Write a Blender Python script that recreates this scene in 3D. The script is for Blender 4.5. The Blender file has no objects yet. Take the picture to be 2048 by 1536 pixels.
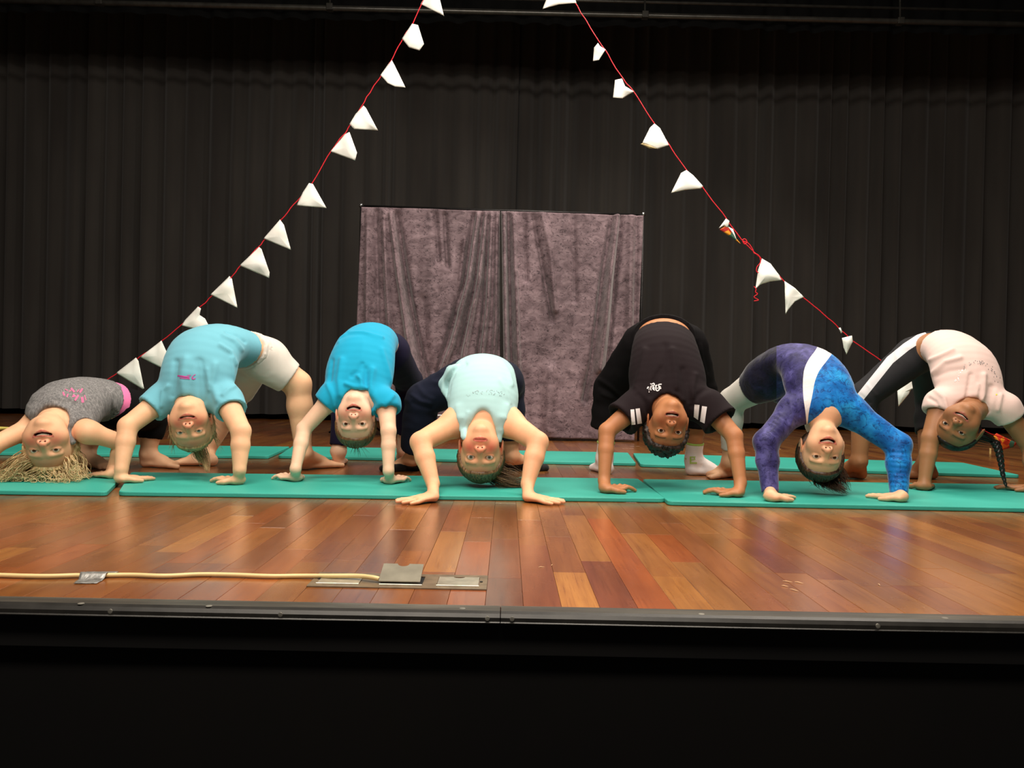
import bpy, bmesh, math, random
import numpy as np
from mathutils import Vector, Matrix
from mathutils.bvhtree import BVHTree
random.seed(7); np.random.seed(7)
C = bpy.context.scene.collection
scene = bpy.context.scene
PI = math.pi

# ------------------------------------------------------------------ camera
CAMH = 0.41                      # above the stage floor (z = 0)
FPX = 1560.0                     # focal length in pixels of the 2048 wide frame
ROLL = math.radians(1.2); YAW = math.radians(0.35); PITCH = math.radians(0.22)
fwd = Vector((math.sin(YAW)*math.cos(PITCH), math.cos(YAW)*math.cos(PITCH), -math.sin(PITCH)))
rgt0 = fwd.cross(Vector((0,0,1))).normalized(); up0 = rgt0.cross(fwd).normalized()
CR = (math.cos(ROLL)*rgt0 + math.sin(ROLL)*up0); CU = (math.cos(ROLL)*up0 - math.sin(ROLL)*rgt0)
CAM = Vector((0,0,CAMH))
cam_d = bpy.data.cameras.new('camera'); cam = bpy.data.objects.new('camera', cam_d); C.objects.link(cam)
cam_d.sensor_width = 36.0; cam_d.lens = 36.0*FPX/2048.0; cam_d.clip_start = 0.02; cam_d.clip_end = 60
M = Matrix(((CR.x,CU.x,-fwd.x,0),(CR.y,CU.y,-fwd.y,0),(CR.z,CU.z,-fwd.z,CAMH),(0,0,0,1)))
cam.matrix_world = M
scene.camera = cam

def ray(px,py): return (fwd + CR*((px-1024)/FPX) - CU*((py-768)/FPX))
def J(px,py,Y):                  # world point seen at a pixel, at stage depth Y
    r = ray(px,py); return CAM + r*(Y/r.y)
def G(px,py,z=0.0):              # world point on a horizontal surface
    r = ray(px,py); return CAM + r*((z-CAMH)/r.z)
def proj(P):                     # numpy world points -> pixels
    q = P - np.array(CAM)
    d = q@np.array(fwd); return 1024+FPX*(q@np.array(CR))/d, 768-FPX*(q@np.array(CU))/d

# ------------------------------------------------------------------ world, lights, exposure
w = bpy.data.worlds.new('hall'); scene.world = w; w.use_nodes = True
w.node_tree.nodes['Background'].inputs[0].default_value = (1.0,0.9,0.8,1); w.node_tree.nodes['Background'].inputs[1].default_value = 0.035
def area(name, loc, target, sx, sy, power, col=(1,0.9,0.78), spread=PI):
    l = bpy.data.lights.new(name,'AREA'); l.shape='RECTANGLE'; l.size=sx; l.size_y=sy; l.energy=power; l.color=col; l.spread=spread
    o = bpy.data.objects.new(name,l); C.objects.link(o); o.location=loc
    o.rotation_euler = (Vector(target)-Vector(loc)).to_track_quat('-Z','Y').to_euler(); return o
area('hall_light', (-0.4,-0.4,3.1), (0,3.6,0.7), 3.0, 0.7, 125)
area('stage_light', (0.2,2.0,3.5), (0,3.0,0), 4.5, 0.4, 185)
area('stage_light_rear', (1.6,4.6,3.4), (0.9,3.4,0), 3.2, 0.4, 95)
scene.view_settings.view_transform='Standard'; scene.view_settings.look='None'
scene.view_settings.exposure=0.0; scene.view_settings.gamma=1.0; scene.view_settings.use_curve_mapping=False

# ------------------------------------------------------------------ helpers
def lin(c):
    return tuple(((v/255.0)/12.92 if v/255.0<=0.04045 else ((v/255.0+0.055)/1.055)**2.4) for v in c)
class NT:
    def __init__(s,name):
        s.m=bpy.data.materials.new(name); s.m.use_nodes=True; s.t=s.m.node_tree; s.b=s.t.nodes['Principled BSDF']
    def n(s,ty,**kw):
        x=s.t.nodes.new(ty)
        for k,v in kw.items():
            if k in x.inputs.keys(): x.inputs[k].default_value=v
            else: setattr(x,k,v)
        return x
    def l(s,a,b): s.t.links.new(a,b)
    def ramp(s,fac,stops):
        r=s.n('ShaderNodeValToRGB'); e=r.color_ramp.elements
        while len(e)<len(stops): e.new(0.5)
        for i,(p,c) in enumerate(stops): e[i].position=p; e[i].color=(*c,1)
        s.l(fac,r.inputs[0]); return r
    def noise(s,scale,detail=3,vec=(1,1,1),co='Object',rough=0.5,dist=0.0):
        tc=s.n('ShaderNodeTexCoord'); mp=s.n('ShaderNodeMapping'); mp.inputs['Scale'].default_value=vec
        if co=='Position':
            g=s.n('ShaderNodeNewGeometry'); s.l(g.outputs['Position'],mp.inputs[0])
        else: s.l(tc.outputs[co],mp.inputs[0])
        x=s.n('ShaderNodeTexNoise'); x.inputs['Scale'].default_value=scale; x.inputs['Detail'].default_value=detail
        x.inputs['Roughness'].default_value=rough; x.inputs['Distortion'].default_value=dist; s.l(mp.outputs[0],x.inputs['Vector']); return x
    def bump(s,h,strength=0.3,dist=0.002):
        b=s.n('ShaderNodeBump'); b.inputs['Strength'].default_value=strength; b.inputs['Distance'].default_value=dist
        s.l(h,b.inputs['Height']); s.l(b.outputs[0],s.b.inputs['Normal'])
    def mix(s,fac,a,b,mode='MIX'):
        x=s.n('ShaderNodeMix',data_type='RGBA',blend_type=mode)
        for sock,v in ((x.inputs[0],fac),(x.inputs[6],a),(x.inputs[7],b)):
            if hasattr(v,'links'): s.l(v,sock)
            else: sock.default_value = v if isinstance(v,(int,float)) else (*v[:3],1)
        return x.outputs[2]
def plain(name,c,rough=0.6,metal=0.0,var=0.12,scale=30,bump=0.1,spec=0.5,bd=0.001):
    t=NT(name); n=t.noise(scale,3); c=lin(c)
    r=t.ramp(n.outputs['Fac'],[(0.3,tuple(v*(1-var) for v in c)),(0.7,tuple(min(1,v*(1+var)) for v in c))])
    t.l(r.outputs[0],t.b.inputs['Base Color']); t.b.inputs['Roughness'].default_value=rough; t.b.inputs['Metallic'].default_value=metal
    t.b.inputs['Specular IOR Level'].default_value=spec
    if bump: t.bump(n.outputs['Fac'],bump,bd)
    return t.m
def mesh_np(name,V,F,mats,parent=None,smooth=True,col=None,fmat=None):
    me=bpy.data.meshes.new(name); V=np.asarray(V,dtype=np.float32)
    if isinstance(F,np.ndarray):
        n=len(F); k=F.shape[1]
        me.vertices.add(len(V)); me.vertices.foreach_set('co',V.ravel())
        me.loops.add(n*k); me.loops.foreach_set('vertex_index',F.astype(np.int32).ravel())
        me.polygons.add(n); me.polygons.foreach_set('loop_start',np.arange(0,n*k,k,dtype=np.int32)); me.polygons.foreach_set('loop_total',np.full(n,k,dtype=np.int32))
        me.update(calc_edges=True); me.validate()
    else:
        me.from_pydata([tuple(map(float,v)) for v in V],[],[tuple(f) for f in F]); me.update()
    if smooth: me.polygons.foreach_set('use_smooth',np.ones(len(me.polygons),dtype=bool))
    for m in (mats if isinstance(mats,(list,tuple)) else [mats]): me.materials.append(m)
    if fmat is not None: me.polygons.foreach_set('material_index',np.asarray(fmat,dtype=np.int32))
    if col is not None:
        a=me.color_attributes.new('Col','FLOAT_COLOR','POINT'); c=np.ones((len(V),4),dtype=np.float32); c[:,:3]=col; a.data.foreach_set('color',c.ravel())
    o=bpy.data.objects.new(name,me); C.objects.link(o)
    if parent is not None: o.parent=parent; o.matrix_parent_inverse=parent.matrix_world.inverted()
    return o
def root(name,label,cat,loc=(0,0,0),group=None):
    o=bpy.data.objects.new(name,None); C.objects.link(o); o.location=loc; o.empty_display_size=0.1
    o.matrix_world=Matrix.Translation(loc)
    o['label']=label; o['category']=cat
    if group: o['group']=group
    return o
def tag(o,label=None,cat=None,group=None,kind=None):
    if label: o['label']=label
    if cat: o['category']=cat
    if group: o['group']=group
    if kind: o['kind']=kind
    return o
class MB:
    def __init__(s): s.v=[]; s.f=[]
    def box(s,c,d,R=None,bev=0.0):
        c=Vector(c); hx,hy,hz=d[0]/2,d[1]/2,d[2]/2
        if bev<=0:
            P=[Vector((x*hx,y*hy,z*hz)) for x in(-1,1) for y in(-1,1) for z in(-1,1)]
            F=[(0,1,3,2),(4,6,7,5),(0,4,5,1),(2,3,7,6),(0,2,6,4),(1,5,7,3)]
        else:
            bm=bmesh.new(); bmesh.ops.create_cube(bm,size=1)
            for v in bm.verts: v.co=Vector((v.co.x*d[0],v.co.y*d[1],v.co.z*d[2]))
            bmesh.ops.bevel(bm,geom=bm.edges[:],offset=bev,segments=2,affect='EDGES',profile=0.5)
            P=[v.co.copy() for v in bm.verts]; F=[tuple(v.index for v in f.verts) for f in bm.faces]; bm.free()
        b=len(s.v)
        for p in P: s.v.append((R@p if R else p)+c)
        for f in F: s.f.append(tuple(i+b for i in f))
        return s
    def tube(s,pts,r,seg=8,cap=True,flat=1.0):
        pts=[Vector(p) for p in pts]; n=len(pts); rs=r if isinstance(r,(list,tuple)) else [r]*n
        b=len(s.v); up=Vector((0.13,0.21,0.97)); prevA=None
        for i,p in enumerate(pts):
            t=(pts[min(i+1,n-1)]-pts[max(i-1,0)]); t=t.normalized() if t.length>1e-9 else Vector((0,0,1))
            a=prevA-t*prevA.dot(t) if prevA is not None else t.cross(up)
            if a.length<1e-5: a=t.cross(Vector((1,0,0)))
            a.normalize(); prevA=a; c2=t.cross(a)
            for k in range(seg):
                th=2*PI*k/seg; s.v.append(p+(a*math.cos(th)+c2*math.sin(th)*flat)*rs[i])
        for i in range(n-1):
            for k in range(seg):
                s.f.append((b+i*seg+k,b+i*seg+(k+1)%seg,b+(i+1)*seg+(k+1)%seg,b+(i+1)*seg+k))
        if cap:
            s.f.append(tuple(b+k for k in range(seg))[::-1]); s.f.append(tuple(b+(n-1)*seg+k for k in range(seg)))
        return s
    def prism(s,poly,z0,z1):          # poly list of (x,y)
        b=len(s.v); n=len(poly)
        for z in(z0,z1):
            for x,y in poly: s.v.append(Vector((x,y,z)))
        s.f.append(tuple(b+i for i in range(n))[::-1]); s.f.append(tuple(b+n+i for i in range(n)))
        for i in range(n): s.f.append((b+i,b+(i+1)%n,b+n+(i+1)%n,b+n+i))
        return s
    def build(s,name,mats,parent=None,smooth=False):
        return mesh_np(name,np.array([tuple(v) for v in s.v]),s.f,mats,parent,smooth)
def bezier(pts,n=8):                 # catmull-rom through points
    P=[Vector(p) for p in pts]; out=[]
    for i in range(len(P)-1):
        a=P[max(i-1,0)]; b=P[i]; c=P[i+1]; d=P[min(i+2,len(P)-1)]
        for k in range(n):
            t=k/n; out.append(0.5*((2*b)+(c-a)*t+(2*a-5*b+4*c-d)*t*t+(3*b-a-3*c+d)*t**3))
    out.append(P[-1]); return out
def hash3(ix,iy,iz):
    h=(ix*374761393+iy*668265263+iz*2147483647+1274126177)&0xffffffff
    h=((h^(h>>13))*1274126177)&0xffffffff; return ((h^(h>>16))&0xffff)/65535.0
def vnoise(P):
    P=np.asarray(P,dtype=np.float64); i=np.floor(P).astype(np.int64); f=P-i; f=f*f*(3-2*f); r=0
    for dx in(0,1):
        for dy in(0,1):
            for dz in(0,1):
                wgt=(f[:,0] if dx else 1-f[:,0])*(f[:,1] if dy else 1-f[:,1])*(f[:,2] if dz else 1-f[:,2])
                r=r+wgt*hash3(i[:,0]+dx,i[:,1]+dy,i[:,2]+dz)
    return r
# ------------------------------------------------------------------ stage floor
FRONT=G(1000,1214).y            # front end of the planks
XS=G(970,1210).x                # the long seam
PW=0.0700
floor=bpy.data.objects.new('floor',None); C.objects.link(floor); floor['kind']='structure'
floor.empty_display_size=0.1
def wood_mat():
    t=NT('jarrah_planks'); at=t.n('ShaderNodeAttribute'); at.attribute_name='Col'
    n1=t.noise(1.0,5,(55,4.0,1),'Position',0.6,0.6); n2=t.noise(1.0,3,(9,2.2,1),'Position',0.5,0.8); n3=t.noise(1.0,4,(220,6,1),'Position',0.6)
    r1=t.ramp(n1.outputs['Fac'],[(0.25,(0.78,0.74,0.7)),(0.65,(1.03,1.09,1.05))])
    r2=t.ramp(n2.outputs['Fac'],[(0.3,(0.82,0.79,0.76)),(0.7,(1.14,1.13,1.1))])
    r3=t.ramp(n3.outputs['Fac'],[(0.36,(0.6,0.5,0.45)),(0.46,(1,1,1))])
    c=t.mix(1.0,at.outputs['Color'],r1.outputs[0],'MULTIPLY'); c=t.mix(1.0,c,r2.outputs[0],'MULTIPLY'); c=t.mix(0.5,c,r3.outputs[0],'MULTIPLY')
    t.l(c,t.b.inputs['Base Color'])
    n4=t.noise(3.0,4,(1,1,1),'Position'); rr=t.ramp(n4.outputs['Fac'],[(0.3,(0.22,)*3),(0.7,(0.31,)*3)]); t.l(rr.outputs[0],t.b.inputs['Roughness'])
    t.b.inputs['Specular IOR Level'].default_value=0.5
    t.b.inputs['Coat Weight'].default_value=0.6; t.b.inputs['Coat Roughness'].default_value=0.25
    n5=t.noise(14,2,(1,0.4,1),'Position'); b=t.n('ShaderNodeBump'); b.inputs['Strength'].default_value=0.12; b.inputs['Distance'].default_value=0.004
    t.l(n5.outputs['Fac'],b.inputs['Height']); t.l(b.outputs[0],t.b.inputs['Normal']); t.l(b.outputs[0],t.b.inputs['Coat Normal'])
    return t.m
WOOD=wood_mat()
PAL=[(138,80,37),(130,73,34),(145,87,41),(126,69,34),(136,79,36),(142,83,37),(129,75,38),(148,90,43),(134,75,35),(124,69,34)]
LIGHT=(178,116,56)
def plank_mesh(x0,x1,y0,y1,col,nm='plank'):
    g=0.0003; b=0.0004; x0+=g; x1-=g; y0+=g; y1-=g; dz=random.uniform(-0.0003,0.0)
    V=[(x0,y0,-.02),(x1,y0,-.02),(x1,y1,-.02),(x0,y1,-.02),(x0,y0,dz-b),(x1,y0,dz-b),(x1,y1,dz-b),(x0,y1,dz-b),(x0+b,y0+b,dz),(x1-b,y0+b,dz),(x1-b,y1-b,dz),(x0+b,y1-b,dz)]
    F=[(8,9,10,11)]+[(4+i,4+(i+1)%4,8+(i+1)%4,8+i) for i in range(4)]+[(i,(i+1)%4,4+(i+1)%4,4+i) for i in range(4)]
    return V,F
planks=[]
FAR=8.2
special={2:[(1.68,LIGHT)],5:[(1.66,(172,110,52)),(2.13,(158,98,46))],6:[(1.80,(160,102,52)),(2.12,(150,76,32))],10:[(1.66,(164,106,56))],-1:[(1.98,(160,84,44))],0:[(1.62,(116,62,36)),(2.02,(132,68,36))],1:[(1.95,(134,70,38))],3:[(1.79,(126,64,40))],4:[(2.35,(158,80,36))],7:[(2.3,(144,84,44))]}
for k in range(-80,81):
    x0=XS+k*PW; x1=x0+PW; y=FRONT; seq=list(special.get(k,[]))
    first=True
    while y<FAR:
        if seq: y1,c=seq.pop(0)
        else:
            y1=y+random.uniform(0.32,0.78)*(0.6 if first else 1); c=random.choice(PAL)
            if random.random()<0.10: c=(158,100,48)
            if x0<-1.2 and random.random()<0.10: c=(150,94,36)
            if k<0 and random.random()<0.35: c=(140,76,35)
            if k>7 and random.random()<0.5: c=(146,92,44)
            if k<-10 and random.random()<0.5: c=(132,78,36)
        first=False
        y1=min(y1,FAR)
        j=random.uniform(0.93,1.07); planks.append((x0,x1,y,y1,tuple(v*j for v in c))); y=y1
def vis(p):
    xc=(p[0]+p[1])/2; yc=(p[2]+p[3])/2
    P=np.array([[p[0],p[2],0],[p[1],p[3],0]]); u,v=proj(P)
    ins = u.max()>0 and u.min()<2048
    return (p[3]-p[2])/yc/yc/ yc if ins else 0
planks.sort(key=lambda p:-vis(p))
restV=[];restF=[];restC=[]
BX0=G(605,1182).x; BX1=G(973,1181).x; BY0=G(970,1181).y; BY1=G(974,1153).y     # hole of the floor box
for i,p in enumerate(planks):
    V,F=plank_mesh(*p[:4],p[4])
    if i<300: mesh_np('plank',V,F,WOOD,floor,False,np.tile(lin(p[4]),(len(V),1)))
    else:
        b=len(restV); restV+=V; restF+=[tuple(q+b for q in f) for f in F]; restC+=[lin(p[4])]*len(V)
o=mesh_np('far_planks',restV,restF,WOOD,floor,False,np.array(restC)); o['kind']='stuff'
sub=MB().box((0,(FRONT+FAR)/2,-0.03),(12,FAR-FRONT,0.018)); o=sub.build('subfloor',plain('subfloor_wood',(30,18,12),0.9),floor)

# front edge: aluminium-grey nosing in two lengths, black fascia below
def edge_mat():
    t=NT('worn_nosing'); n=t.noise(1,5,(3,30,30),'Position',0.65); r=t.ramp(n.outputs['Fac'],[(0.35,lin((66,63,57))),(0.55,lin((86,82,74))),(0.75,lin((124,119,108)))])
    t.l(r.outputs[0],t.b.inputs['Base Color']); t.b.inputs['Roughness'].default_value=0.42; t.b.inputs['Metallic'].default_value=0.35
    t.bump(n.outputs['Fac'],0.25,0.002); return t.m
NOSE=edge_mat(); FASC=plain('fascia_black',(5,4,4),0.7,0,0.3,8,0.2,0.3); STEEL=plain('screw_steel',(150,146,136),0.35,0.5,0.2,60,0.1)
NOSE2=plain('nosing_front_black',(40,38,35),0.38,0.3,0.3,25,0.25)
trim=bpy.data.objects.new('trim_1',None); C.objects.link(trim); trim['kind']='structure'
xj=G(1001,1225).x
prof=[(FRONT+0.004,-0.012),(FRONT+0.004,0.0012),(FRONT-0.004,0.0030),(FRONT-0.034,0.0028),(FRONT-0.042,0.000),(FRONT-0.0465,-0.006),(FRONT-0.0475,-0.0125),(FRONT-0.0500,-0.0140),(FRONT-0.0495,-0.0158),(FRONT-0.044,-0.0170),(FRONT-0.030,-0.0165),(FRONT-0.030,-0.02)]
for a,b2 in((-6.0,xj-0.0008),(xj+0.0008,6.0)):
    xs=np.linspace(a,b2,60); V=[];F=[]; n=len(prof)
    for x in xs:
        wv=0.0012*math.sin(x*5+ (1 if a<-1 else 2.2))
        for y,z in prof: V.append((x,y+ (wv if y<FRONT-0.03 else 0),z))
    for i in range(len(xs)-1):
        for k in range(n-1): F.append((i*n+k,(i+1)*n+k,(i+1)*n+k+1,i*n+k+1))
    F.append(tuple(range(n))); F.append(tuple((len(xs)-1)*n+k for k in range(n))[::-1])
    fm=[ (1 if k>=3 else 0) for i in range(len(xs)-1) for k in range(n-1)]+[0,0]
    mesh_np('nosing_strip',V,F,[NOSE,NOSE2],trim,False,None,fm)
for px,py in((162,1207),(418,1212),(925,1217),(1403,1228),(1890,1236),(225,1219),(975,1233),(1024,1229),(1762,1255),(560,1229)):
    top=py<1000+0 or (px,py) in((162,1207),(418,1212),(925,1217),(1403,1228),(1890,1236))
    g=G(px,py,0.0028) if top else G(px,py,-0.006)
    m=MB()
    if top: m.tube([(g.x,g.y,0.0022),(g.x,g.y,0.0031),(g.x,g.y,0.0034)],[0.0055,0.0055,0.003],12)
    else: m.tube([(g.x,FRONT-0.0455,-0.007),(g.x,FRONT-0.0482,-0.007),(g.x,FRONT-0.0486,-0.007)],[0.004,0.004,0.002],12)
    m.build('screw',STEEL,trim)
wf=bpy.data.objects.new('wall_front',None); C.objects.link(wf); wf['kind']='structure'
def fascia_mat():
    t=NT('stage_front_panel'); n=t.noise(1,4,(3,3,1.5),'Position'); r=t.ramp(n.outputs['Fac'],[(0.35,lin((3,2,2))),(0.7,lin((9,6,4)))])
    t.l(r.outputs[0],t.b.inputs['Base Color']); t.b.inputs['Roughness'].default_value=0.75; t.b.inputs['Specular IOR Level'].default_value=0.25; t.bump(n.outputs['Fac'],0.1,0.002); return t.m
PANEL=fascia_mat()
MB().box((0,FRONT-0.012,-0.048),(12,0.024,0.06)).build('fascia_board',FASC,wf)
x=-5.9
MB().box((0,FRONT+0.012,-0.52),(12,0.02,0.90)).build('front_panel',PANEL,wf)
# back wall of the stage and side masking
WALLM=plain('back_wall_black',(8,8,8),0.9,0,0.2,4)
o=MB().box((0,8.3,2.2),(13,0.1,4.6)).build('wall_back',WALLM); o['kind']='structure'
for s,nm in((-1,'wall_left'),(1,'wall_right')):
    o=MB().box((6.3*s,4.95,2.2),(0.1,6.6,4.6)).build(nm,WALLM); o['kind']='structure'
o=MB().box((0,6.2,4.55),(13,4.3,0.1)).build('ceiling',WALLM); o['kind']='structure'

# ------------------------------------------------------------------ black curtains
def cloth_black():
    t=NT('black_wool_serge'); n=t.noise(60,3,(1,1,0.3)); n2=t.noise(1.2,3,(2,2,0.5))
    c=t.ramp(n2.outputs['Fac'],[(0.3,lin((44,41,39))),(0.7,lin((58,55,52)))]); t.l(c.outputs[0],t.b.inputs['Base Color'])
    t.b.inputs['Roughness'].default_value=0.95; t.b.inputs['Specular IOR Level'].default_value=0.15; t.b.inputs['Sheen Weight'].default_value=0.12; t.b.inputs['Sheen Roughness'].default_value=0.6
    t.bump(n.outputs['Fac'],0.15,0.002); return t.m
SERGE=cloth_black()
def pleated(name,x0,x1,Y,z0,z1,pitch,depth,irr,seed,mat):
    rnd=random.Random(seed); xs=[];ys=[]; x=x0
    while x<x1:
        p=pitch*rnd.uniform(1-irr,1+irr); d=depth*rnd.uniform(0.6,1.15); sh=rnd.uniform(0.25,0.45)
        n=12
        for i in range(n):
            t=i/n
            yy=(0.5-0.5*math.cos(2*PI*(t**(0.75 if sh<0.35 else 1.25))))
            yy=yy**1.6
            xs.append(x+p*t); ys.append(yy*d)
        x+=p
    xs=np.array(xs); ys=np.array(ys); zs=np.linspace(z0,z1,26); n=len(xs)
    V=[]
    for j,z in enumerate(zs):
        k=(z-z0)/(z1-z0); dr=vnoise(np.stack([xs*1.3+seed,np.full(n,z*0.5),np.zeros(n)],1))-0.5
        hem=(0.012*(vnoise(np.stack([xs*3,np.zeros(n),np.full(n,seed)],1))-.5) if j==0 else 0)
        V.append(np.stack([xs+0.03*dr*(1-k),Y+ys*(1.0-0.25*k)+0.05*dr,np.full(n,z)+hem],1))
    V=np.concatenate(V); idx=np.arange(len(zs)*n).reshape(len(zs),n)
    F=np.stack([idx[:-1,:-1],idx[:-1,1:],idx[1:,1:],idx[1:,:-1]],-1).reshape(-1,4)
    return mesh_np(name,V,F,mat)
YC=7.3
o=pleated('stage_curtain',-6.1,-0.02,YC,0.055,4.4,0.165,0.10,0.45,3,SERGE); tag(o,'black pleated stage curtain, left half, with soft irregular folds','curtain')
o=pleated('stage_curtain',-0.1,6.1,YC+0.06,0.055,4.4,0.19,0.12,0.18,5,SERGE); tag(o,'black pleated stage curtain, right half, with sharp even pleats','curtain')
BORD=plain('border_black_cloth',(9,9,9),.95,0,.2,10,.1,.1)
o=pleated('border_curtain',-6.1,6.1,6.3,3.30,4.45,0.22,0.05,0.3,9,BORD); tag(o,'black border curtain hanging above the lighting pipe','curtain')
# lighting pipe across the top
BLACKM=plain('black_pipe_paint',(62,60,56),0.28,0.5,0.25,20,0.1)
b=root('lighting_pipe','dark metal pipe running across the stage above the curtain top','pipe',J(1024,24,6.0))
a1=J(-300,-6,6.0); a2=J(2350,56,6.0)
MB().tube([a1,a1.lerp(a2,.25),a1.lerp(a2,.5),a1.lerp(a2,.75),a2],0.021,14).build('pipe',BLACKM,b,True)
a1=J(-300,-34,6.05); a2=J(2350,30,6.05)
MB().tube([a1,a2],0.012,10).build('upper_pipe',BLACKM,b,True)
for px in(200,660,1290,1800):
    q=J(px,-1+px*0.0245,6.0); q2=J(px,-40+px*0.0245,6.05)
    m=MB().tube([q,q2,q2+Vector((0,0,0.8))],0.007,8)
    m.box(q,(0.05,0.056,0.05),None,0.004); m.build('hanger_clamp',BLACKM,b)

# ------------------------------------------------------------------ exercise mats
def mat_mat():
    t=NT('teal_foam'); n=t.noise(260,3); n2=t.noise(3,3)
    c=t.ramp(n2.outputs['Fac'],[(0.3,lin((50,163,147))),(0.7,lin((60,176,160)))]); t.l(c.outputs[0],t.b.inputs['Base Color'])
    t.b.inputs['Roughness'].default_value=0.5; t.b.inputs['Specular IOR Level'].default_value=0.45; t.bump(n.outputs['Fac'],0.35,0.0015); return t.m
TEAL=mat_mat(); MATZ=0.016
def exmat(corn,label,group=None):   # four pixel corners fl, fr, br, bl on the mat top
    P=[G(*c,MATZ) for c in corn]; c=(P[0]+P[1]+P[2]+P[3])/4
    bm=bmesh.new(); vs=[bm.verts.new((p.x-c.x,p.y-c.y,MATZ)) for p in P]; f=bm.faces.new(vs)
    bm.normal_update()
    if f.normal.z<0: f.normal_flip()
    ce=[e for e in bm.edges]
    r=bmesh.ops.extrude_face_region(bm,geom=[f]); 
    for v in r['geom']:
        if isinstance(v,bmesh.types.BMVert): v.co.z=0.0008
    bmesh.ops.recalc_face_normals(bm,faces=bm.faces)
    ver=[e for e in bm.edges if abs(e.verts[0].co.z-e.verts[1].co.z)>0.005]
    bmesh.ops.bevel(bm,geom=ver,offset=0.02,segments=4,affect='EDGES',profile=0.5)
    ed=[e for e in bm.edges if len(e.link_faces)==2 and e.calc_face_angle(0)>1.2]
    bmesh.ops.bevel(bm,geom=ed,offset=0.003,segments=2,affect='EDGES',profile=0.5)
    me=bpy.data.meshes.new('exercise_mat'); bm.to_mesh(me); bm.free(); me.materials.append(TEAL)
    o=bpy.data.objects.new('exercise_mat',me); C.objects.link(o); o.location=(c.x,c.y,0)
    return tag(o,label,'mat','teal foam exercise mats')
# front row
exmat([(-420,974),(214,983.5),(252,946),(-330,937)],'teal foam mat at the far left of the front row, under the curly blond hair')
exmat([(237,983),(1331,996.5),(1276,957),(262,944)],'long teal foam mat in the middle of the front row')
exmat([(1336,1002),(2460,1024),(2350,973),(1285,958)],'teal foam mat at the right of the front row, under the two rightmost children')
# back row
exmat([(-330,900),(536,912),(580,893),(-240,884)],'teal foam mat at the left of the rear row')
exmat([(556,911),(1272,926),(1256,905),(585,892)],'teal foam mat in the middle of the rear row, behind the mint tank top')
exmat([(1281,928),(2041,950),(1925,925),(1266,906)],'teal foam mat at the right end of the rear row')

# ------------------------------------------------------------------ floor box, cable, tape
METAL=plain('brushed_floor_box_metal',(176,168,150),0.3,0.45,0.2,40,0.15)
METALD=plain('floor_box_frame_metal',(128,110,88),0.38,0.35,0.25,40,0.15)
DARK=plain('socket_dark',(14,12,10),0.8)
LIDM=plain('floor_box_lid_metal',(140,134,118),0.42,0.3,0.18,22,0.2)
fb=root('floor_socket_box','long steel floor socket plate with three lids, the middle one propped open','floor box',((BX0+BX1)/2,(BY0+BY1)/2,0))
cx=(BX0+BX1)/2; cy=(BY0+BY1)/2; W=BX1-BX0; D=BY1-BY0
lx=[cx-W*0.34,cx+W*0.0+0.005,cx+W*0.335]; lw=W*0.24; ld=D*0.62
m=MB(); t=0.0022
m.box((cx,BY0+D*0.09,t/2),(W,D*0.18,t)); m.box((cx,BY1-D*0.09,t/2),(W,D*0.18,t))
edges=[BX0]+sum([[x-lw/2,x+lw/2] for x in lx],[])+[BX1]
for i in range(0,8,2): m.box(((edges[i]+edges[i+1])/2,cy,t/2),(edges[i+1]-edges[i],D*0.64,t))
m.build('frame_plate',METALD,fb)
def lid(x,name):
    m=MB(); hw=lw/2-0.001; hd=ld/2; n=10; poly=[(-hw,-hd),(hw,-hd),(hw,hd)]
    for i in range(n+1):
        a=PI*i/n; poly.append((0.012*math.cos(a),hd-0.010*math.sin(a)))
    poly.append((-hw,hd)); m.prism(poly,0,0.002); return m
for i,x in enumerate(lx):
    m=lid(x,'lid')
    if i!=1: o=m.build('lid',METAL,fb); o.location=Vector((x,cy,0.0012))
    else:
        o=m.build('lid',LIDM,fb); R=Matrix.Rotation(math.radians(17),4,'X')
        o.matrix_parent_inverse=Matrix.Identity(4); o.matrix_local=Matrix.Translation(Vector((x-0.003,cy+0.002,0.0165))-Vector(fb.location))@R
        MB().box((x,cy,-0.001),(lw,ld,0.003)).build('socket_recess',DARK,fb)
    MB().tube([(x-lw/2,cy-ld/2-0.001,0.003),(x+lw/2,cy-ld/2-0.001,0.003)],0.0018,8).build('hinge',METAL,fb)
for x,y in((BX0+0.012,cy),(BX1-0.012,cy)): MB().tube([(x,y,0.002),(x,y,0.0034)],0.003,10).build('screw',DARK,fb)
CABLE=plain('cream_pvc',(226,198,140),0.4,0,0.05,20,0.05)
pts=[(-260,1147),(-60,1149),(0,1150.5),(50,1152),(100,1152.5),(150,1151),(190,1151),(260,1150),(330,1152),(400,1149),(470,1150),(540,1152.5),(600,1152),(660,1152),(715,1152),(745,1155),(758,1158)]
cp=[]
for i,(x,y) in enumerate(pts):
    z=0.0048 if i<13 else (0.0075,0.010,0.011,0.009)[i-13]
    cp.append(G(x,y,z))
o=MB().tube(bezier(cp,6),0.0046,12).build('power_cable',CABLE,None,True); tag(o,'cream power cable running along the stage floor from the left into the floor box','cable')
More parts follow.
